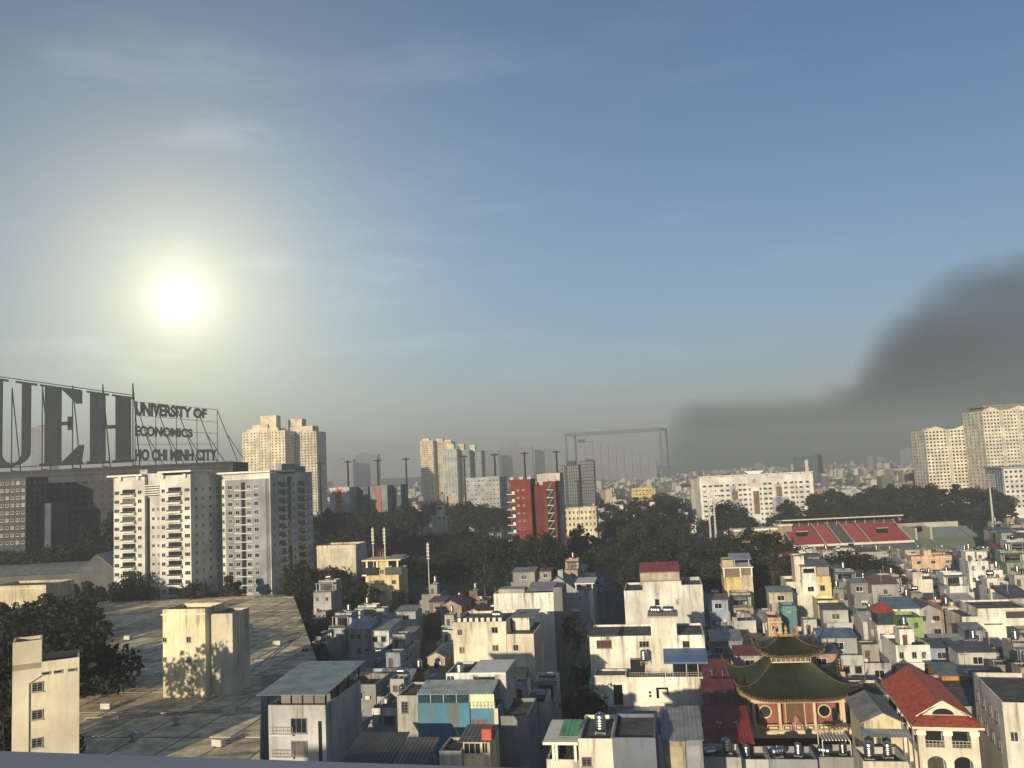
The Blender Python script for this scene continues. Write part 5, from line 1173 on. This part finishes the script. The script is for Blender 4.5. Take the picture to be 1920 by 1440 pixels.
PAL = [('white', (.80, .78, .72)), ('off-white', (.64, .62, .57)), ('cream', (.66, .59, .45)), ('pale grey', (.50, .50, .48)), ('grey', (.34, .34, .33)), ('tan', (.46, .38, .27)), ('pale yellow', (.74, .62, .34)), ('peach', (.70, .46, .30)), ('mint green', (.38, .52, .40)), ('pale blue', (.36, .46, .54)), ('weathered brown', (.26, .20, .15)), ('dusty pink', (.56, .38, .34))]
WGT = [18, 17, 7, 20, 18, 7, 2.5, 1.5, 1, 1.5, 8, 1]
ROOFC = [('grey tin', (.24, .25, .25)), ('dark tin', (.10, .10, .10)), ('rusty tin', (.20, .10, .06)), ('bluish tin', (.14, .20, .25)), ('maroon tin', (.22, .05, .04)), ('pale tin', (.40, .41, .39))]
TANKS = []; HOUSES = []
hr = random.Random(21)
def house(x, y, rz, w, d, hgt, r):
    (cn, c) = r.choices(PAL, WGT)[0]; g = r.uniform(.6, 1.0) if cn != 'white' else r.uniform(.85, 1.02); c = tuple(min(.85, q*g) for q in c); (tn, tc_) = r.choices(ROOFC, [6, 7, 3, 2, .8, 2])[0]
    t = thing('town_house', None, 'house', (x, y, 0), rz, 'ordinary town houses'); x0, x1 = -w/2, w/2
    kind = r.choices(['flat', 'hut', 'tin', 'gable', 'gablex', 'shed', 'terrace'], [18, 22, 22, 8, 6, 14, 16])[0]; look = cn+' house '
    if kind in ('flat', 'hut', 'terrace'): mass(t, x0, x1, 0, d, 0, hgt, c, r.uniform(.5, 1.0))
    else: mass(t, x0, x1, 0, d, 0, hgt, c, 0)
    if kind == 'flat': look += 'with a plain flat roof'; TANKS.append((t, r.uniform(x0+1.2, x1-1.2), r.uniform(2, d-2), hgt-.75))
    elif kind == 'hut':
        a = r.uniform(x0+.3, x1-3.4); yy = r.uniform(2, d-4.5); mass(t, a, a+r.uniform(2.4, 3.2), yy, yy+3.6, hgt-.9, hgt+2.4, tuple(q*.95 for q in c), .25, name='stair_hut')
        B().box(a+.5, a+1.4, yy-.06, yy, hgt-.7, hgt+1.3).build('door', 'wood', t); look += 'with a stair hut on its roof'
        TANKS.append((t, a+1.5, yy+1.8, hgt+2.2))
    elif kind == 'tin': tinroof(t, x0-.3, x1+.3, -.6, d, hgt+.1, hgt+r.uniform(.7, 1.8), tc_); look += 'under a sloping '+tn+' roof'
    elif kind == 'gable': gable(t, x0, x1, 0, d, hgt, hgt+w*.26, tc_, 'y', .35, wallcol=c); look += 'with a '+tn+' gable'
    elif kind == 'gablex': gable(t, x0, x1, 0, d, hgt, hgt+min(2.6, d*.16), tc_, 'x', .3, wallcol=c); look += 'under a ridged '+tn+' roof'
    elif kind == 'shed':
        mass(t, x0, x1, d*.45, d, hgt-.1, hgt+2.8, tuple(q*.96 for q in c), 0, name='upper_floor'); tinroof(t, x0-.3, x1+.3, d*.4, d+.3, hgt+2.9, hgt+3.6, tc_); B().box(x0, x1, 0, .15, hgt, hgt+.7).build('terrace_parapet', 'plaster', t, col=c)
        window(t, x0+w*.5, d*.45, hgt+1.4, min(1.8, w*.4), 1.4); look += 'with a '+tn+' roofed upper terrace'
    else:
        mass(t, x0, x1, d*.5, d, hgt-.8, hgt+2.9, c, .6, name='upper_floor'); B().box(x0-.1, x1+.1, d*.5-2.4, d*.5, hgt+2.2, hgt+2.35).build('canopy', 'paint', t, col=tc_)
        for xx in (x0+.2, x1-.2): B().box(xx-.07, xx+.07, d*.5-2.3, d*.5-2.15, hgt-.6, hgt+2.2).build('post', 'paint', t, col=(.5, .48, .44))
        B().box(x0+.8, x1-.8, d*.5-.08, d*.5, hgt-.6, hgt+1.7).build('glass_front', 'glass', t); railing(t, x0+.2, x1-.2, .1, hgt, .6, (.3, .3, .3)); look += 'with a canopied roof terrace'; TANKS.append((t, r.uniform(x0+1, x1-1), d*.8, hgt+2.3))
    fl = max(1, int(hgt/3.3)); sty = r.choice(['plain', 'plain', 'bars', 'hood']); wc = r.choice([(.6, .58, .52), (.25, .24, .22), (.4, .3, .2), (.3, .38, .42)]); ww, wh = r.choice([(1.1, 1.3), (1.4, 1.3), (.9, 1.2), (1.8, 1.4)]); n = r.choice([1, 2, 2, 3]) if w > 5 else r.choice([1, 2])
    for f in range(max(0, fl-2), fl):
        for i in range(n):
            if r.random() < .78: window(t, x0+w*(i+.5)/n+r.uniform(-.2, .2), 0, hgt-1.9-3.2*(fl-1-f), min(ww, w/n*.6), wh, col=wc, style=sty)
        if r.random() < .35: B().box(x0, x1, -.9, 0, hgt-3.4-3.2*(fl-1-f), hgt-3.2-3.2*(fl-1-f)).build('ledge_slab', 'paint', t, col=tuple(q*.9 for q in c))
    sx, sd = (x1, 'right') if proj((x, y, 10))[0] < 1225 else (x0, 'left')
    for f in range(max(0, fl-2), fl):
        if r.random() < .5: window(t, sx, d*r.uniform(.2, .8), hgt-1.9-3.2*(fl-1-f), ww*.8, wh, sd, col=wc)
    if r.random() < .5: B().tube((x0+.25, -.1, 0), (x0+.25, -.1, hgt-.5), .06).build('drain_pipe', 'paint', t, col=(.5, .48, .42))
    for _ in range(r.choice([0, 0, 1, 2])): xx = r.uniform(x0+.5, x1-.5); zz_ = hgt-r.uniform(1.2, 3.0); B().box(xx-.4, xx+.4, -.45, -.02, zz_-.3, zz_+.3).build('air_conditioner', 'paint', t, col=(.6, .58, .52))
    if r.random() < .5: xx = r.uniform(x0+.5, x1-.5); B().tube((xx, d*.3, hgt-.8), (xx, d*.3, hgt+3.6), .035).tube((xx-.6, d*.3, hgt+3.2), (xx+.6, d*.3, hgt+3.2), .03).tube((xx-.4, d*.3, hgt+2.8), (xx+.4, d*.3, hgt+2.8), .03).build('antenna', 'steel', t)
    clutter(t, x0, x1, d, hgt-.75 if kind in ('flat', 'hut', 'terrace') else None, r)
    HOUSES.append((t, look, (x, y, hgt)))
def clutter(t, x0, x1, d, z, r):
    if z is None:
        if r.random() < .5:       # small awning over the front
            zz_ = r.uniform(3, 6); tinroof(t, x0+.3, r.uniform(x0+2, x1), -1.3, -.05, zz_, zz_+.4, r.choice(ROOFC)[1], 'awning')
        return
    for _ in range(r.choice([1, 2, 2, 3])):
        k = r.random(); xx = r.uniform(x0+.8, x1-1.2); yy = r.uniform(.8, d*.42)
        if k < .38:
            w, q = r.uniform(1.6, min(3.2, x1-x0-.8)), r.uniform(1.5, 2.8); xx = r.uniform(x0+.3, x1-w-.2); hh = r.uniform(1.7, 2.4)
            tinroof(t, xx, xx+w, yy, yy+q, z+hh, z+hh+r.uniform(-.3, .5), r.choice(ROOFC)[1], 'sheet_canopy')
            for a in (xx+.1, xx+w-.1):
                for c in (yy+.15, yy+q-.15): B().box(a-.04, a+.04, c-.04, c+.04, z, z+hh-.25).build('canopy_post', 'dark_steel', t)
        elif k < .58:
            s = B(); n = r.randrange(3, 6)
            for i in range(n):
                a = xx+.45*i-.9
                if x0+.3 < a < x1-.3: s.lathe((a, .55, z), [(.14, 0), (.2, .35)], 7); s.lathe((a, .55, z+.35), [(.12, 0), (.34, .25), (.3, .6), (.1, .85)], 6, 1)
            if s.v: s.build('potted_plants', ['ceramic', 'leaf'], t, col=(.25, .12, .07))
        elif k < .75: B().box(xx-.4, xx+.4, yy, yy+.5, z, z+.65).build('cooling_unit', 'paint', t, col=(.55, .54, .5))
        elif k < .9:
            s = B(); 
            for a in (xx-.8, xx+.8): s.tube((a, yy, z), (a, yy, z+1.7), .03, k=4)
            s.tube((xx-.8, yy, z+1.68), (xx+.8, yy, z+1.68), .025, k=4); s.build('laundry_rack', 'steel', t)
            c = r.choice([(.5, .1, .08), (.6, .6, .62), (.1, .2, .4), (.5, .45, .2), (.15, .15, .16)]); B().box(xx-.55, xx-.05, yy-.02, yy+.02, z+.8, z+1.64).build('laundry', 'paint', t, col=c); B().box(xx+.05, xx+.5, yy-.02, yy+.02, z+.95, z+1.64).build('laundry', 'paint', t, col=(.65, .63, .6))
        else: B().box(xx-.6, xx+.6, yy, yy+.15, z, z+1.5).build('screen_wall', 'plaster', t, col=(.4, .36, .3))
def town():
    cu, su = math.cos(YAW), math.sin(YAW); v = 92.; row = 0
    while v < 420:
        d = hr.uniform(7.5, 11.5); u = -140+hr.uniform(0, 5)
        while u < 330:
            w = hr.uniform(3.8, 7.0); uc = u+w/2; u += w+(.15 if hr.random() < .85 else hr.uniform(1, 2.5))
            x, y = uc*cu-v*su, uc*su+v*cu; px, py, _ = proj((x, y, 12))
            if not (545 < px < 2010): continue
            lim = 150 if px < 560 else 262 if px < 1010 else 300 if px < 1125 else 238 if px < 1480 else 425
            if y > lim: continue
            xc, yc = x-d/2*su, y+d/2*cu
            if any(taken(*p, .4) for p in ((x, y), (xc, yc), (xc-d/2*su, yc+d/2*cu), (x-w/2*cu, y-w/2*su), (x+w/2*cu, y+w/2*su), (x-w/2*cu-d*su, y-w/2*su+d*cu), (x+w/2*cu-d*su, y+w/2*su+d*cu))): continue
            hg = min(20, max(6.0, hr.gauss(11.5, 3.0)+(y-150)*.012)); dyk = F/y
            ok = True
            for (a, b_, D, pm) in GUARD:
                if y < D and px+w/2*dyk > a and px-w/2*dyk < b_:
                    hm = G(px, pm, 0); ray_z = P(px, pm, y).z-2.8
                    if ray_z < 5: ok = False; break
                    hg = min(hg, ray_z)
            if not ok: continue
            if (1320 < px < 1450 and y < 140) or (1375 < px < 1620 and y < 134): continue
            if y < 118: hg = min(hg, P(px, 1385, y).z)
            if hg < 4.5: continue
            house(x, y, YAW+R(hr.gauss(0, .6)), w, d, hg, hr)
        v += d+(3.0 if row % 2 else .5); row += 1
town()
# foreground roofs along the bottom edge, crowded with tanks
for px0, px1, py, D, c, lab in ((1392, 1440, 1424, 117, (.50, .50, .47), 'white rimmed flat roof with steel tanks, left of two at the bottom'), (1444, 1530, 1424, 116, (.30, .33, .37), 'bluish flat roof crowded with steel tanks at the bottom'), (1534, 1612, 1420, 118, (.34, .34, .33), 'flat roof with a slatted pergola and steel tanks'), (1318, 1388, 1420, 114, (.46, .46, .44), 'grey flat roof in shade below the lowest maroon shed'), (1620, 1700, 1428, 104, (.52, .47, .38), 'cream flat roof with one tall steel tank on a stand')):
    h = Hero('flat_roof_house', 'house with '+lab if not lab.startswith('house') else lab, 'house', px0, px1, py, D, 5.4); mass(h.t, h.x0, h.x1, 0, 5.4, 0, h.h, c, .8)
    window(h.t, 0, 0, h.h-2.4, 1.3, 1.3)
    for i in range(2 if px1-px0 > 60 else 1): TANKS.append((h.t, h.x0+h.w*(.22+.45*i), 1.6+.7*(i % 2), h.h-.78))
    if 'pergola' in lab:
        for i in range(9): B().box(h.x0+1+.42*i, h.x0+1.2+.42*i, 1, 4.6, h.h+1.8, h.h+1.95).build('pergola_slat', 'paint', h.t, col=(.6, .58, .5))
        for xx in (h.x0+1, h.x0+4.6):
            for yy in (1.1, 4.5): B().box(xx-.06, xx+.06, yy-.06, yy+.06, h.h-.88, h.h+1.8).build('pergola_post', 'paint', h.t, col=(.5, .48, .42))
# ------------------------------------------------------------------ steel water tanks on the roofs
def tankproto():
    up = B(); prof = [(.05, 0), (.52, .08), (.58, .2)]
    for i in range(5): z = .3+.26*i; prof += [(.58, z), (.61, z+.06), (.61, z+.12), (.58, z+.18)]
    prof += [(.58, 1.65), (.5, 1.8), (.2, 1.9)]; up.lathe((0, 0, .7), prof, 14)
    lid = B().lathe((0, 0, 2.58), [(.2, 0), (.2, .08), (.16, .12)], 10)
    ho = B(); prof = [(.2, -1.0), (.5, -.95), (.6, -.82)]
    for i in range(4): z = -.7+.36*i; prof += [(.6, z), (.63, z+.06), (.63, z+.14), (.6, z+.2)]
    prof += [(.6, .8), (.5, .95), (.2, 1.0)]; ho.lathe((0, 0, 1.35), prof, 14, axis='x')
    hl = B().lathe((0, 0, 1.93), [(.2, 0), (.2, .1), (.15, .14)], 10)
    stand = B()
    for sx in (-.5, .5):
        for sy in (-.45, .45): stand.box(sx-.04, sx+.04, sy-.04, sy+.04, 0, .72)
    stand.box(-.55, .55, -.5, -.42, .64, .72).box(-.55, .55, .42, .5, .64, .72).box(-.55, -.47, -.42, .42, .64, .72).box(.47, .55, -.42, .42, .64, .72).tube((-.5, -.46, .1), (.5, -.46, .62), .025, k=4)
    mk = lambda b, n, m, s: mesh(n, b.v, b.f, [m], b.m, s)
    return {'up': [('tank_body', mk(up, 'tank_body', 'steel', True)), ('lid', mk(lid, 'lid', 'steel', False)), ('stand', mk(stand, 'stand', 'paint', False))],
            'ho': [('tank_body', mk(ho, 'tank_body', 'steel', True)), ('lid', mk(hl, 'lid', 'steel', False)), ('stand', mk(stand, 'stand', 'paint', False))]}
TP = tankproto(); tr = random.Random(5); NT = 0
bpy.context.view_layer.update()
def put_tank(w, k, s=1.0):
    t = thing('water_tank', None, 'water tank', w, YAW+tr.uniform(-.5, .5), 'steel water tanks on the rooftops'); t.scale = (s, s, s)
    for n, me in TP[k]: obj(n, me, t, col=(.3, .29, .27) if n == 'stand' else None)
    px = proj(w); REP.append((t, ('upright' if k == 'up' else 'lying')+' ribbed steel water tank on a rooftop', (px[0], px[1])))
for root, x, y, z in TANKS:
    if root['category'] == 'house' and root.name.startswith('town_house') and tr.random() > .62: continue
    near = root.name.startswith('flat'); put_tank(root.matrix_world @ Vector((x, y, z)), 'up' if tr.random() < .7 else 'ho', tr.uniform(.7, 1.05) if near else tr.uniform(.85, 1.05))
for px, py, D, k in ((1230, 1158, 168, 'ho'), (1254, 1158, 168, 'ho'), (932, 1165, 187, 'ho'), (979, 1166, 193, 'ho')):
    w = P(px, py, D); put_tank(w, k, 1.1)
for px, py, D in ((1208, 1247, 162), (863, 1280, 124), (1127, 1384, 99)): put_tank(P(px, py, D), 'up', 1.05)
# ------------------------------------------------------------------ trees
def treeproto(seed, rx, rz, trunk, n=2600, nc=26, flat=.0):
    r = random.Random(seed); npr = np.random.RandomState(seed); Ht = 20.; cz = trunk+rz
    tb = B(); cl = []
    for i in range(nc):
        th = r.uniform(0, 2*math.pi); ph = math.acos(r.uniform(-.75, 1)); q = r.uniform(.45, .98)
        cl.append(Vector((rx*q*math.sin(ph)*math.cos(th), rx*q*math.sin(ph)*math.sin(th), cz+rz*q*math.cos(ph)*(1-flat))))
    tb.tube((0, 0, -.3), (.1, .05, trunk), .5, .36, 8); tb.tube((.1, .05, trunk), (0, 0, cz+rz*.3), .36, .15, 6)
    for c in cl[::2]:
        s = Vector((0, 0, r.uniform(trunk*.85, cz))); m = s.lerp(c, .5)+Vector((0, 0, -.4)); tb.tube(s, m, .17, .11, 5); tb.tube(m, c, .11, .04, 5)
    vs, fs = [], []; per = n//nc
    for c in cl:
        R_ = r.uniform(.22, .42)*rx
        d = npr.normal(size=(per, 3)); d /= np.linalg.norm(d, axis=1)[:, None]; rad = R_*npr.uniform(.35, 1.0, (per, 1))**.5
        pos = np.array(c)+d*rad*np.array([1, 1, .7]); nr = d*.6+npr.normal(size=(per, 3))*.5; nr[:, 2] += .25; nr /= np.linalg.norm(nr, axis=1)[:, None]
        a = np.cross(nr, npr.normal(size=(per, 3))); a /= np.linalg.norm(a, axis=1)[:, None]; b = np.cross(nr, a); sz = npr.uniform(.28, .62, (per, 1))
        for i in range(per):
            k = len(vs); p = pos[i]; A, B_ = a[i]*sz[i], b[i]*sz[i]*.62; vs += [tuple(p-A), tuple(p+B_), tuple(p+A), tuple(p-B_)]; fs.append((k, k+1, k+2, k+3))
    return mesh('crown', vs, fs, ['leaf']), mesh('trunk', tb.v, tb.f, ['bark'])
TPR = [('broad dark', treeproto(1, 8.5, 6.5, 6.5, 3400, 34)), ('tall rounded', treeproto(2, 6.0, 7.5, 5.0, 3000, 28)), ('spreading', treeproto(3, 9.5, 5.2, 8.5, 3200, 32, .2)), ('loose open', treeproto(4, 6.5, 6.0, 7.5, 1900, 20)), ('narrow', treeproto(5, 4.2, 8.0, 4.0, 2400, 22))]
tz = random.Random(9)
def tree(px, py, D, kind=None, wide=1., where='park', tint=None):
    p = P(px, py, D); hgt = max(6., min(40., p.z)); k = tz.randrange(5) if kind is None else kind; nm, (cm, tm) = TPR[k]
    t = thing('tree', None, 'tree', (p.x, p.y, 0), tz.uniform(0, 6.28), where)
    s = hgt/20.; sx = s*wide*tz.uniform(.85, 1.15)
    t.scale = (min(sx, 1.3*wide), min(sx, 1.3*wide), s); g = tz.uniform(.6, 1.7); c = tint or (g*tz.uniform(.9, 1.15), g, g*tz.uniform(.8, 1.0))
    obj('crown', cm, t, col=c); obj('trunk', tm, t)
    REP.append((t, nm+' tree '+where, (px, py)))
def profile(pts, step, D, dD, jit, where, kinds=None, wide=1.):
    x = pts[0][0]
    while x < pts[-1][0]:
        for (xa, ya), (xb, yb) in zip(pts, pts[1:]):
            if xa <= x <= xb: y = ya+(yb-ya)*(x-xa)/(xb-xa)
        d = D+tz.uniform(-dD, dD)
        q = P(x, y, d)
        if not taken(q.x, q.y, 1.0): tree(x, y+tz.uniform(-.3, 1)*jit, d, tz.choice(kinds) if kinds else None, wide, where)
        x += step*tz.uniform(.7, 1.3)
profile([(596, 968), (650, 962), (700, 960), (750, 935), (800, 927), (850, 932), (900, 950), (960, 962), (1050, 955), (1110, 945), (1150, 935), (1200, 922), (1250, 925), (1296, 940)], 26, 660, 60, 12, 'on the far side of the central park')
profile([(605, 955), (690, 952), (765, 945)], 15, 536, 8, 6, 'below the blocks with coloured bays', wide=.9)
profile([(862, 942), (900, 940), (950, 946)], 14, 575, 8, 5, 'below the plain grey block', wide=.9)
profile([(600, 985), (680, 985), (740, 985), (850, 990), (950, 1000), (1100, 985), (1140, 962), (1200, 938), (1250, 930), (1296, 960)], 25, 520, 40, 16, 'in the middle of the central park')
profile([(735, 1005), (850, 1000), (1000, 1010), (1100, 1000), (1150, 975), (1220, 955), (1290, 980)], 27, 420, 35, 18, 'in the central park')
profile([(700, 1040), (800, 1030), (900, 1025), (1000, 1030), (1120, 1020), (1200, 1000), (1300, 1010), (1360, 1000), (1420, 995), (1478, 1010)], 26, 345, 25, 14, 'at the near edge of the central park')
profile([(1140, 1055), (1200, 1040), (1300, 1035), (1360, 1040), (1478, 1035)], 30, 285, 20, 12, 'behind the white block house')
profile([(1528, 925), (1560, 915), (1620, 918), (1680, 905), (1720, 903), (1760, 910), (1800, 903), (1850, 910), (1900, 925)], 20, 540, 30, 10, 'behind the stadium', wide=1.05)
profile([(1526, 950), (1650, 945), (1780, 945), (1900, 950)], 26, 510, 15, 10, 'behind the stadium')
for x, y, d in ((1362, 940, 505), (1380, 952, 495), (1345, 962, 500), (1470, 938, 505), (1488, 948, 495), (1452, 965, 490), (1325, 975, 500), (1410, 975, 490), (1505, 975, 495)): tree(x, y, d, tz.choice([0, 1]), 1., 'before the long white block')
for x, y, d in ((1590, 1034, 275), (1622, 1042, 268), (1645, 1052, 270), (1568, 1052, 278)): tree(x, y, d, 0, 1.1, 'below the red stadium seats')
profile([(-20, 1000), (60, 985), (120, 975), (160, 962), (205, 958)], 20, 440, 30, 8, 'at the left behind the dark hall')
profile([(-20, 1025), (100, 1018), (205, 1005)], 24, 380, 15, 8, 'at the left behind the dark hall')
profile([(-30, 1122), (60, 1118), (140, 1112), (215, 1108)], 22, 215, 15, 14, 'at the left beyond the cream building')
profile([(40, 1092), (130, 1086), (205, 1082)], 20, 296, 6, 6, 'before the dark hall at the left', wide=.8)
profile([(60, 1120), (205, 1112)], 22, 236, 8, 8, 'at the left beyond the cream building')
profile([(-10, 1165), (100, 1150), (130, 1160)], 24, 165, 8, 10, 'at the left edge, nearest')
profile([(-10, 1215), (30, 1205), (34, 1206)], 22, 118, 3, 10, 'at the left edge, nearest', wide=.9)
profile([(190, 1085), (260, 1072), (330, 1078), (410, 1070), (480, 1082), (560, 1072), (600, 1080)], 23, 292, 4, 8, 'at the foot of the apartment blocks', wide=.7)
profile([(560, 1055), (620, 1060), (680, 1075)], 22, 300, 10, 10, 'beside the yellow house', wide=.8)
for x, y, d in ((690, 1095, 270), (752, 1110, 262), (672, 1110, 268), (1072, 1150, 215), (1090, 1240, 190), (1098, 1290, 150), (1092, 1330, 140), (1060, 1045, 330), (1085, 1000, 400), (610, 1150, 240), (640, 1140, 250), (1082, 985, 430), (948, 1000, 330), (972, 1006, 328), (996, 1003, 330), (1022, 1000, 328), (1046, 1006, 330), (575, 1160, 235), (595, 1205, 195)): tree(x, y, d, tz.choice([0, 1, 3]), .7, 'between the houses')
# ------------------------------------------------------------------ far houses
fr = random.Random(31)
def far():
    b = B(); n = 0
    for i in range(8000):
        D = 820*math.exp(fr.random()*1.44); px = fr.uniform(-150, 2050); x = P(px, 900, D).x; w, d = fr.uniform(5, 12), fr.uniform(6, 14); hgt = fr.uniform(5, 13) if fr.random() < .93 else fr.uniform(13, 26)
        if taken(x, D, 6): continue
        b.box(x-w/2, x+w/2, D, D+d, 0, hgt)
        if fr.random() < .5: b.box(x-w/4, x+w/4, D+1, D+d*.6, hgt, hgt+2.5)
    o = b.build('far_houses', 'far_wall', kind='stuff'); o['label'] = 'mass of small far off houses under the haze'; o['category'] = 'houses'
    for i in range(70):
        D = fr.uniform(560, 900); px = fr.choice([fr.uniform(1120, 1310), fr.uniform(1525, 1740), fr.uniform(600, 800), fr.uniform(1120, 1310)]); p = P(px, 900, D)
        if taken(p.x, D, 8) or taken(p.x, D+8, 8): continue
        (cn, c) = fr.choices(PAL, WGT)[0]; w, d, hgt = fr.uniform(8, 16), fr.uniform(8, 14), fr.uniform(9, 24)
        t = thing('far_house', None, 'house', (p.x, D, 0), YAW, 'far houses beyond the trees'); FOOT.append((p.x, D, YAW, -w/2, w/2, 0, d))
        mass(t, -w/2, w/2, 0, d, 0, hgt, c, .7); mass(t, -w/2+.5, 0, 2, d-2, hgt-.7, hgt+2.6, c, .2, name='stair_hut')
        winstuff(t, [(-w/2+w*(j+.5)/4, 0, hgt-2-3.2*q) for j in range(4) for q in range(3)], 1.3, 1.3)
        HOUSES.append((t, cn+' far house beyond the park trees', (p.x, D, hgt)))
far()
for px0, px1, py, D, lab in ((622, 662, 862, 2900, 'faint hazy tower, first right of the cream tower'), (664, 708, 852, 3000, 'faint wide hazy slab behind the orange bay block'), (905, 935, 846, 2700, 'faint hazy slab touching the paired towers'), (938, 998, 836, 2800, 'large faint hazy block right of the paired towers'), (1002, 1042, 842, 2900, 'faint hazy block left of the dark unfinished towers'), (1416, 1428, 868, 2400, 'slim faint tower left of the teal tower'), (1626, 1636, 856, 2400, 'slim faint tower before the dark silhouette, left of two'), (1644, 1660, 858, 2500, 'faint tower before the dark silhouette, right of two'), (1688, 1728, 842, 2600, 'broad faint block left of the cream towers'), (1676, 1726, 878, 1300, 'long low pale block with bands before the dark silhouette'), (58, 96, 800, 2500, 'faint slab seen between the giant letters')):
    h = Hero('distant_block', lab, 'building', px0, px1, py, D, 40, R(-5), 'distant blocks in the haze', False); mass(h.t, h.x0, h.x1, 0, 40, 0, h.h, (.26, .26, .26) if D > 2000 else (.55, .52, .46), 1); mass(h.t, h.x0+h.w*.2, h.x0+h.w*.5, 5, 25, h.h-1, h.h+h.w*.08, (.24, .24, .24), .5, name='crown')
    nx = max(3, int(h.w/7)); winstuff(h.t, [(h.x0+h.w*(i+.5)/nx, 0, h.h-4-6*j) for i in range(nx) for j in range(int(h.h/6)-2)], 3.6, 2.6)
# poles and masts between the trees and roofs
for px, pt, pb, D, lab in ((700, 988, 1040, 300, 'slim pale pole left of two above the long cream wall'), (722, 988, 1050, 300, 'slim pale mast with antennas above the yellow house'), (803, 1016, 1050, 300, 'white ladder like antenna mast in the dark park')):
    a, z1 = P(px, pb, D), P(px, pt, D).z; t = thing('antenna_mast', lab, 'mast', (a.x, D, 0), YAW, 'antenna masts'); B().tube((0, 0, 0), (0, 0, z1), .22, .12, 6).build('pole', 'paint', t, col=(.62, .6, .54))
    s = B(); [s.box(-.5, .5, -.1, .1, z1-1-1.2*i, z1-.7-1.2*i) for i in range(5)]; s.box(-.35, -.2, -.3, -.15, z1-5, z1-.5).box(.2, .35, -.3, -.15, z1-5, z1-.5); s.build('antenna', 'paint', t, col=(.66, .64, .6))
# ------------------------------------------------------------------ keep what can be seen, and say which one is which
ONES = ['', 'first', 'second', 'third', 'fourth', 'fifth', 'sixth', 'seventh', 'eighth', 'ninth', 'tenth', 'eleventh', 'twelfth', 'thirteenth', 'fourteenth', 'fifteenth', 'sixteenth', 'seventeenth', 'eighteenth', 'nineteenth']
TENS = {2: ('twentieth', 'twenty'), 3: ('thirtieth', 'thirty'), 4: ('fortieth', 'forty'), 5: ('fiftieth', 'fifty'), 6: ('sixtieth', 'sixty'), 7: ('seventieth', 'seventy'), 8: ('eightieth', 'eighty'), 9: ('ninetieth', 'ninety')}
def ordw(n): return ONES[n] if n < 20 else (TENS[n//10][0] if n % 10 == 0 else TENS[n//10][1]+'-'+ONES[n % 10])
def finish():
    for t, look, p in HOUSES:
        q = proj(p); w = q[0]
        REP.append((t, look, (q[0], q[1])))
    bpy.context.view_layer.update()
    from mathutils.bvhtree import BVHTree
    V, Pl, own, names, cache = [], [], [], [], {}; nv = 0
    for o in bpy.data.objects:
        if o.type != 'MESH' or o.name in ('haze', 'dark_smoke', 'far_houses', 'ground', 'ledge'): continue
        me = o.data; key = me.name
        if key not in cache:
            co = np.empty(len(me.vertices)*3, np.float32); me.vertices.foreach_get('co', co); co = co.reshape(-1, 3); pl = [tuple(p.vertices) for p in me.polygons]
            if key.startswith('crown') and len(pl) > 1000:          # foliage: a third of the leaves, enlarged, is enough here
                q = co.reshape(-1, 4, 3)[::6]; co = (q.mean(1, keepdims=True)+(q-q.mean(1, keepdims=True))*2.2).reshape(-1, 3); pl = [(4*i, 4*i+1, 4*i+2, 4*i+3) for i in range(len(q))]
            cache[key] = (co, pl)
        co, pl = cache[key]; mw = np.array(o.matrix_world, np.float32); w = co @ mw[:3, :3].T+mw[:3, 3]
        r = o
        while r.parent: r = r.parent
        names.append(r.name); k = len(names)-1; V.append(w); Pl += [tuple(a+nv for a in p) for p in pl]; own += [k]*len(pl); nv += len(w)
    bvh = BVHTree.FromPolygons(np.concatenate(V).tolist(), Pl)
    seen = {}; side = set(); o0 = Vector((0, 0, H))
    def cast(org, step, store):
        for py in range(840, 1440, step):
            for px in range(0, 1920, step):
                ix = bvh.ray_cast(org, ray(px+.5, py+.5))[2]
                if ix is None: continue
                if store is seen: seen.setdefault(names[own[ix]], []).append((px, py))
                else: store.add(names[own[ix]])
    cast(o0, 4, seen); cast(o0+Vector((-3, 0, 0)), 8, side); cast(o0+Vector((3, 0, 0)), 8, side)
    groups = {}; gone = []
    for t, look, p in REP:
        s = seen.get(t.name)
        if not s and t.name not in side: gone.append(t); continue
        cx_ = sum(q[0] for q in s)/len(s) if s else p[0]; groups.setdefault(look, []).append((cx_, t, len(s or ())))
    kids = {}
    for o in bpy.data.objects:
        if o.parent: kids.setdefault(o.parent.name, []).append(o)
    dead = list(gone)
    for o in dead: dead += kids.get(o.name, [])
    bpy.data.batch_remove(dead)
    for look, l in groups.items():
        l.sort(key=lambda q: q[0])
        for i, (cx_, t, n) in enumerate(l):
            m = len(l)
            t['label'] = look if m == 1 else f'{look}, leftmost such' if i == 0 else f'{look}, rightmost such' if i == m-1 else f'{look}, {ordw(i+1)} such from the left'
    print('SEEN', len(seen), 'removed', len(gone), 'kept', {k: len(v) for k, v in sorted(groups.items(), key=lambda q: -len(q[1]))[:12]})
finish()
